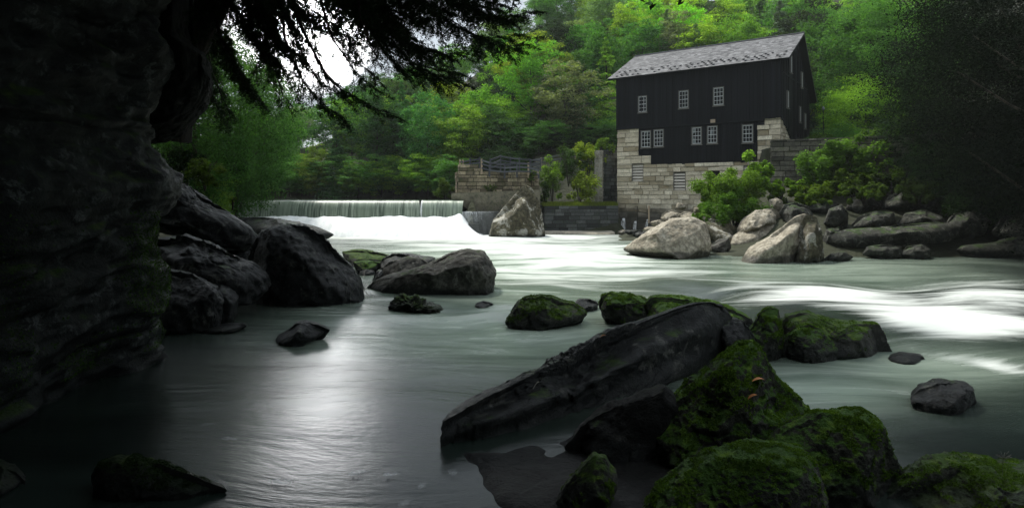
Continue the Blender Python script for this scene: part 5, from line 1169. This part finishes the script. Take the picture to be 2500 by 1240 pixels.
bush('tall pale-leaved shoot rising highest in front of the mill wall', 1842, 425, 34, 58, 45, (.15, .27, .03), .15, 2400, 12)
bush('second bright shoot with large leaves right of the tallest shoot', 1868, 425, 16, 36, 45.5, (.13, .24, .03), .14, 1300, 13)
bush('darker lower skirt of the big bush above the tan boulders', 1795, 520, 72, 48, 43, (.07, .15, .02), .08, 13000, 14, nclump=52)
bush('left spray of the big bush over the mill stones', 1728, 478, 32, 44, 45.5, BR, .13, 2200, 15)
bush('small green sprig growing on top of the big smooth boulder', 1708, 530, 22, 12, 41.2, (.10, .19, .03), .09, 900, 16)
bush('low spreading bush at the foot of the retaining wall near the mill', 1905, 462, 56, 26, 44, (.085, .16, .016), .11, 5200, 17, nclump=36)
bush('yellowish bush on the slope under the green sapling', 1990, 470, 52, 26, 43, (.08, .13, .012), .11, 4600, 18, nclump=36)
bush('green sapling foliage hiding the middle of the retaining wall', 2005, 400, 58, 62, 46, (.08, .16, .025), .11, 7000, 19, nclump=36)
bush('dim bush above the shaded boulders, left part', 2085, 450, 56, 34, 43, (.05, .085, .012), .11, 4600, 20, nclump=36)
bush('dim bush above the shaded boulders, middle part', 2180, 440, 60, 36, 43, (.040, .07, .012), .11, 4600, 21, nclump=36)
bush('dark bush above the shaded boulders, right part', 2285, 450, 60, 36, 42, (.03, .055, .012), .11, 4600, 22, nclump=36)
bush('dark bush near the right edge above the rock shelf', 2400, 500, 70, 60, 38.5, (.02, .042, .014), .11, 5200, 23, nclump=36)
bush('bright green bush spilling over the retaining wall right of the sapling', 2085, 395, 80, 62, 46.0, (.10, .19, .03), .12, 8500, 31, nclump=44)
bush('green bush hanging over the top of the retaining wall, middle', 2180, 350, 85, 60, 47.5, (.07, .13, .025), .12, 8500, 32, nclump=44)
bush('dim bush hanging over the top of the retaining wall, right end', 2260, 360, 60, 60, 45.5, (.03, .07, .016), .12, 6500, 33, nclump=44)
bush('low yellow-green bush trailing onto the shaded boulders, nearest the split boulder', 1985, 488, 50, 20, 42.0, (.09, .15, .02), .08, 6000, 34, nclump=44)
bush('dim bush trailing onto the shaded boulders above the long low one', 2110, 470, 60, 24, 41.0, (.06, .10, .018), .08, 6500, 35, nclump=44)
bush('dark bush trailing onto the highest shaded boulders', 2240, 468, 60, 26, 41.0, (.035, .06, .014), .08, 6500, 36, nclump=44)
bush('weedy growth at the foot of the lamp post', 1995, 338, 36, 14, 51, (.07, .13, .02), .10, 1500, 24)
bush('little leafy twig sticking up on the leaning slab', 568, 488, 7, 8, 26, (.08, .12, .02), .05, 160, 25, nclump=6)
bush('low shrub on the left bank above the leaning slab', 500, 420, 40, 34, 34, (.045, .075, .012), .07, 3400, 26, nclump=30)
bush('dark undergrowth at the left bank beside the dam end', 520, 450, 36, 36, 50, (.02, .045, .016), .11, 4200, 27, nclump=30)
bush('dark undergrowth under the overhanging rock', 455, 400, 50, 60, 38, (.016, .032, .012), .09, 4200, 28, nclump=30)

# grass on the creek wall
rng = np.random.default_rng(5); n = 9000
x = rng.uniform(2.9, 10.1, n); y = 57.5 + (x - 3) * .168 + rng.uniform(-.12, 2.6, n); hh = rng.uniform(.15, .5, n)
bx = rng.normal(0, .1, n); V = np.stack([np.stack([x - .02, y, 2.5 + x * 0], -1), np.stack([x + .02, y, 2.5 + x * 0], -1), np.stack([x + bx, y - .05, 2.5 + hh], -1)], 1).reshape(-1, 3)
gr = mk('grass', V, np.arange(3 * n).reshape(n, 3), M['leaf'], loc=(6, 58, 2.5), tint=rng.random(n)); gr.color = (.13, .17, .03, 1); tag(gr, kind='stuff', cat='grass', label='yellow-green grass along the top of the black creek wall')

# ------------------------------------------------------------------ hemlock over the water
hem = empty('hemlock_tree', P(430, 230, 16.5), label='old dark hemlock leaning from the cliff, branches drooping over the creek', cat='tree')
b = MB(); tp = [P(395, 330, 16.5), P(420, 230, 16.4), P(452, 130, 16.4), P(500, 50, 16.5), P(545, -40, 16.6), P(620, -220, 17), P(740, -480, 18), P(860, -800, 19)]
b.tube(tp, [.75, .55, .46, .42, .40, .36, .3, .18], 14); b.build('trunk', M['dark_bark'], hem, smooth=True)
def hem_branch(pts, rng, rad=.06, spread=1.5, nside=26, nl=15, leaf=.055, needles=True, bare=0.0, start=.12, dens=1.0):
    """one limb: curved axis, flat fans of side twigs, needles on the outer ones"""
    pts = np.array([P(*p) for p in pts]); m = len(pts); seg_ = np.r_[0, np.cumsum(np.linalg.norm(np.diff(pts, axis=0), axis=1))]; Lt = seg_[-1]
    def at_(s): return np.array([np.interp(s * Lt, seg_, pts[:, k]) for k in range(3)])
    b = MB(); ax = [at_(s) + rng.normal(size=3) * .03 * s for s in np.linspace(0, 1, 14)]
    b.tube(ax, list(np.linspace(rad, .008, 14)), 6); C = []; N = []; T = []
    for i in range(nside):
        s = start + (1 - start) * (i + rng.random()) / nside; p = at_(s); d = at_(min(1, s + .03)) - at_(max(0, s - .03)); d /= np.linalg.norm(d)
        side = np.cross(d, UP); side /= np.linalg.norm(side) + 1e-9; sg = 1 if i % 2 else -1
        L = spread * (1 - .62 * s) * rng.uniform(.55, 1.15) * (.5 + .5 * min(1, s * 4))
        dr = d * rng.uniform(.35, .9) + side * sg * rng.uniform(.5, 1) + UP * rng.uniform(-.45, .12); dr /= np.linalg.norm(dr)
        q = [p + dr * L * t - UP * L * .22 * t * t + rng.normal(size=3) * .02 for t in (0, .33, .66, 1)]
        b.tube(q, [rad * .32 * (1 - s * .6) + .004, .010, .007, .003], 4)
        nt_ = 8
        for k in range(nt_):
            t = .15 + .85 * (k + rng.random()) / nt_; a0 = q[0] + (q[3] - q[0]) * t - UP * L * .22 * t * (t - 1); sg2 = 1 if k % 2 else -1
            s2 = np.cross(dr, UP); s2 /= np.linalg.norm(s2) + 1e-9
            d2 = dr * .75 + s2 * sg2 * rng.uniform(.4, .8) + UP * rng.uniform(-.4, .1); d2 /= np.linalg.norm(d2); l2 = L * .42 * (1 - .55 * t) * rng.uniform(.6, 1.2)
            e1 = a0 + d2 * l2 - UP * l2 * .15
            b.tube([a0, e1], [.0045, .002], 3)
            if needles and rng.random() > bare:
                nn_ = max(3, int(l2 / leaf * nl * .5 * dens)); tt = rng.random(nn_)
                c = a0[None, :] + (e1 - a0)[None, :] * tt[:, None] + rng.normal(size=(nn_, 3)) * .028
                C.append(c); N.append(unit(rng.normal(size=(nn_, 3)) * .55 + UP)); 
    return b, (np.concatenate(C) if C else None), (np.concatenate(N) if N else None)
rng = np.random.default_rng(12)
BRS = []
def br(pts, **kw): BRS.append((pts, kw))
# main drooping limbs (px, py, D)
br([(640, -260, 15), (690, -60, 15), (740, 80, 15.2), (800, 190, 15.5), (880, 250, 16), (968, 284, 16.5)], spread=1.3, nside=34, bare=.75, rad=.07)
br([(700, -300, 14), (760, -80, 14.5), (800, 60, 15), (850, 160, 15.5), (920, 225, 16)], spread=1.4, nside=30, bare=.35)
br([(640, -200, 14), (680, -20, 14), (700, 100, 14.3), (735, 190, 14.5), (775, 250, 14.8), (835, 290, 15)], spread=1.3, nside=34, bare=.05)
br([(600, -200, 16), (640, 0, 16), (650, 120, 16), (680, 200, 16.2), (700, 262, 16.4)], spread=1.2, nside=28, bare=.5)
br([(800, -300, 15), (860, -60, 15.5), (900, 60, 16), (960, 130, 16.5), (1040, 170, 17), (1110, 178, 17.5)], spread=1.7, nside=36)
br([(840, -320, 16), (930, -100, 16), (1010, 0, 16.5), (1100, 60, 17), (1180, 95, 17.5), (1262, 84, 18)], spread=1.8, nside=38)
br([(860, -240, 17), (960, -80, 17), (1060, -10, 17.5), (1160, 30, 18), (1250, 48, 18.5)], spread=1.9, nside=34)
br([(900, -300, 15), (1010, -140, 15), (1110, -40, 15.5), (1200, 10, 16)], spread=1.8, nside=30)
br([(760, -280, 17), (840, -60, 17), (890, 40, 17.2), (960, 90, 17.5), (1030, 120, 18)], spread=1.8, nside=34)
br([(560, -150, 15), (610, -40, 15), (640, 40, 15.2), (690, 110, 15.4), (740, 140, 15.6)], spread=1.5, nside=30)
br([(540, -120, 16.5), (560, 0, 16.3), (600, 70, 16.2), (650, 130, 16.2), (690, 165, 16.2)], spread=1.5, nside=30)
br([(560, -160, 17.5), (640, -60, 17.5), (720, 0, 17.6), (800, 50, 17.8), (860, 90, 18)], spread=1.7, nside=32)
br([(520, -100, 15.5), (520, 20, 15.3), (540, 100, 15.2), (580, 170, 15.2), (610, 215, 15.2)], spread=1.1, nside=26)
br([(700, -200, 16), (800, -80, 16), (880, -10, 16), (960, 30, 16), (1040, 50, 16.3)], spread=1.7, nside=32)
br([(880, -200, 13), (872, -60, 13.5), (878, 40, 14), (900, 110, 14.5), (930, 160, 15)], spread=.8, nside=16, bare=.55, rad=.06)
br([(620, -200, 18), (720, -90, 18), (820, -30, 18), (900, 10, 18.4), (980, 60, 19)], spread=1.9, nside=34)
br([(560, -220, 13), (640, -110, 13), (730, -50, 13), (820, -10, 13)], spread=1.3, nside=26)
br([(480, -100, 18), (520, 60, 18), (560, 150, 18), (600, 210, 18), (640, 250, 18)], spread=1.5, nside=26)
br([(470, -60, 20), (500, 80, 20), (520, 190, 20), (560, 280, 20)], spread=1.6, nside=26)
br([(760, -220, 16), (800, -40, 16), (830, 60, 16.2), (870, 150, 16.5), (930, 200, 17)], spread=1.2, nside=26, bare=.3, rad=.04)
br([(720, -200, 17), (740, -20, 17), (760, 80, 17.2), (790, 170, 17.4), (830, 225, 17.6)], spread=1.2, nside=24, bare=.35, rad=.04)
br([(840, -220, 17.5), (900, -30, 17.5), (950, 50, 17.8), (1000, 110, 18)], spread=1.4, nside=26, bare=.2, rad=.04)
br([(640, -120, 17), (660, 20, 17), (670, 110, 17), (660, 180, 17)], spread=1.2, nside=22, bare=.2, rad=.04)
# unseen overlong limbs added above the frame to shade the creek below
NLOW = len(BRS)
for k in range(62):
    a_ = rng.uniform(-1.25, .75); px0 = 620 + rng.uniform(-100, 200); D0 = rng.uniform(7, 18)
    x0 = rng.uniform(-7.5, -1); y0 = rng.uniform(3, 21); z0 = rng.uniform(10, 15)
    L = rng.uniform(6, 11)
    p = [np.array((x0 + L * t * math.cos(a_ * .5), y0 + L * t * math.sin(a_ * .5) * .6, z0 - .6 * t * t * L * .25)) for t in (0, .35, .7, 1)]
    if all(1250 + F * q[0] / q[1] < 2500 and HZ - F * (q[2] - H) / q[1] < -40 or q[1] < 2 for q in p):
        br([(1250 + F * q[0] / max(q[1], .5), HZ - F * (q[2] - H) / max(q[1], .5), max(q[1], .5)) for q in p], spread=2.8, nside=26, leaf=.13, nl=6)
NHI = len(BRS) - NLOW
B2 = []
NM = len(BRS) - NHI
for pts, kw in BRS[:NM]:
    B2.append((pts, kw))
    for r_ in range((2 if pts[-1][0] > 1000 else 1) if kw.get('bare', 0) < .3 else 0):
        ox, oy, od = rng.uniform(-70, 70), rng.uniform(-60, 25), rng.uniform(-1.2, 1.2)
        k2 = dict(kw); k2['rad'] = .035; k2['nside'] = int(kw.get('nside', 26) * 1.0)
        B2.append(([(p[0] + ox * (i / 3 if i < 3 else 1) + rng.uniform(-12, 12), p[1] + oy + rng.uniform(-10, 10), p[2] + od) for i, p in enumerate(pts)], k2))
for pts, kw in B2 + BRS[NM:]:
    lf = kw.get('leaf', .046); kw.setdefault('leaf', lf)
    b, C, N = hem_branch(pts, rng, **kw)
    o = b.build('branch', M['dark_bark'], hem)
    if C is not None:
        L = lf * rng.uniform(.6, 1.3, len(C)); v, f = leaf_verts(C, N, L, L * (.24 if lf < .1 else .36), rng)
        q = mk('needles', v, f, M['needle'], o, tint=rng.random(len(C))); q.location = (0, 0, 0); q.color = (.020, .036, .018, 1)

# ------------------------------------------------------------------ small things
def dead_leaf(px_, py_, D_, label, mat, s=.07, rot=0.):
    p = P(px_, py_, D_); V = []; n = 8
    for i in range(n + 1):
        t = i / n; w = math.sin(math.pi * t) ** .8 * s * .42 + .002
        for j in (-1, 0, 1): V.append((p[0] + (t - .5) * 2 * s * math.cos(rot) - j * w * math.sin(rot) * .3, p[1] - j * w, p[2] + (t - .5) * 2 * s * math.sin(rot) + abs(j) * w * .5 + .02 * math.sin(t * 3)))
    f = [(i * 3 + j, i * 3 + j + 1, (i + 1) * 3 + j + 1, (i + 1) * 3 + j) for i in range(n) for j in (0, 1)]
    tag(mk('fallen_leaf', V, f, mat, loc=p, smooth=True), label, 'leaf')
LEAVES = [(1308, 942, 'pale dry leaf standing curled on the giant slab', 'paleleaf', .09, .9), (1852, 930, 'orange fallen leaf on the mossy block, the higher one', 'deadleaf', .09, .1),
          (1835, 972, 'orange fallen leaf lying in the moss fold, the lower one', 'deadleaf', .085, .5), (1472, 822, 'small brown leaf on the upper edge of the giant slab', 'deadleaf', .06, .3)]
bpy.context.view_layer.update()
dg = bpy.context.evaluated_depsgraph_get()
for (px_, py_, lab, mt, s, r_) in LEAVES:
    d = Vector(((px_ - 1250) / F, 1, -(py_ - HZ) / F)).normalized()
    hit, loc, nrm, ix, ob, mx_ = SC.ray_cast(dg, Vector((0, 0, H)), d)
    Dh = loc.y if hit else 10
    dead_leaf(px_, py_, Dh - .05, lab, M[mt], s, r_)
# bare roots trailing off the domed boulder
b = MB(); rr_ = random.Random(4)
for k in range(14):
    p = P(rr_.uniform(845, 885), rr_.uniform(690, 705), 19.2); q = p + np.array((rr_.uniform(-.2, .55), rr_.uniform(-.3, 0), rr_.uniform(-.75, -.1)))
    b.tube([p, (p + q) / 2 + np.array((0, 0, rr_.uniform(0, .25))), q], [.008, .007, .004], 4)
tag(b.build('roots', M['twig'], loc=P(870, 720, 19.2)), 'thin bare roots trailing at the right foot of the domed boulder', 'roots')
# dry weed at the lower right
b = MB(); p = P(2448, 1160, 7.2); 
b.tube([p, p + UP * .14, p + np.array((.01, 0, .25))], [.003, .003, .002], 4)
for k in range(12):
    a_ = k * .53; q = p + np.array((.01, 0, .20)); b.tube([q, q + np.array((math.cos(a_) * .09, math.sin(a_) * .04, rr_.uniform(.02, .08)))], [.002, .004], 4)
tag(b.build('dry_weed', M['twig'], loc=p), 'tiny dry weed stalk on the lower right boulder', 'weed')

# flecks of foam drifting on the dark water
for i, (px_, py_, a_, lab) in enumerate([(870, 1160, .10, 'foam fleck nearest the giant slab tip, curled'), (955, 1163, .09, 'foam fleck just right of the curled one'), (685, 1182, .13, 'foam fleck in the middle of the dark water at lower left'), (1272, 1200, .11, 'brightest foam fleck above the little pale stone'),
    (1105, 1158, .09, 'foam fleck just below the tip of the giant slab'), (1030, 1190, .08, 'dim foam fleck between the curled one and the bottom edge'), (990, 1232, .10, 'dim foam fleck at the bottom edge'), (508, 1040, .10, 'dim wisp of foam on the dark water left of the glare'), (560, 1075, .12, 'faint foam wisp below the glare')]):
    D_ = 5400 / (py_ - 475); x = (px_ - 1250) / F * D_; rr_ = random.Random(i); V = [(x, D_, .035)]; vv = [.55 if i in (0, 1, 2, 3) else .22]
    for ring, q in ((.45, .4), (1, 0)):
        for k in range(16):
            t = k / 16 * 6.283; w = 1 + .35 * math.sin(2 * t + i) + .2 * math.sin(5 * t + i * 2)
            V.append((x + math.cos(t) * a_ * ring * w, D_ + math.sin(t) * a_ * .9 * ring * w, .035)); vv.append(vv[0] * q * 2 if ring < 1 else 0)
    Fc = [(0, 1 + k, 1 + (k + 1) % 16) for k in range(16)] + [(1 + k, 17 + k, 17 + (k + 1) % 16, 1 + (k + 1) % 16) for k in range(16)]
    tag(mk('foam_fleck', V, Fc, M['veil'], loc=(x, D_, .03), attr={'veil': vv}), lab, 'foam', 'flecks of foam')

# ------------------------------------------------------------------ damp air over the creek
m = NT('damp air'); pv = m.n('ShaderNodeVolumePrincipled'); pv.inputs['Color'].default_value = (.86, .93, .92, 1); pv.inputs['Density'].default_value = .0003
pv.inputs['Anisotropy'].default_value = .2; m.l(pv.outputs[0], m.o.inputs['Volume'])
b = MB(); b.box((-420, -100, -4), (1, 0, 0), 840, (0, 1, 0), 720, (0, 0, 1), 90)
tag(b.build('haze', m.m), kind='stuff')
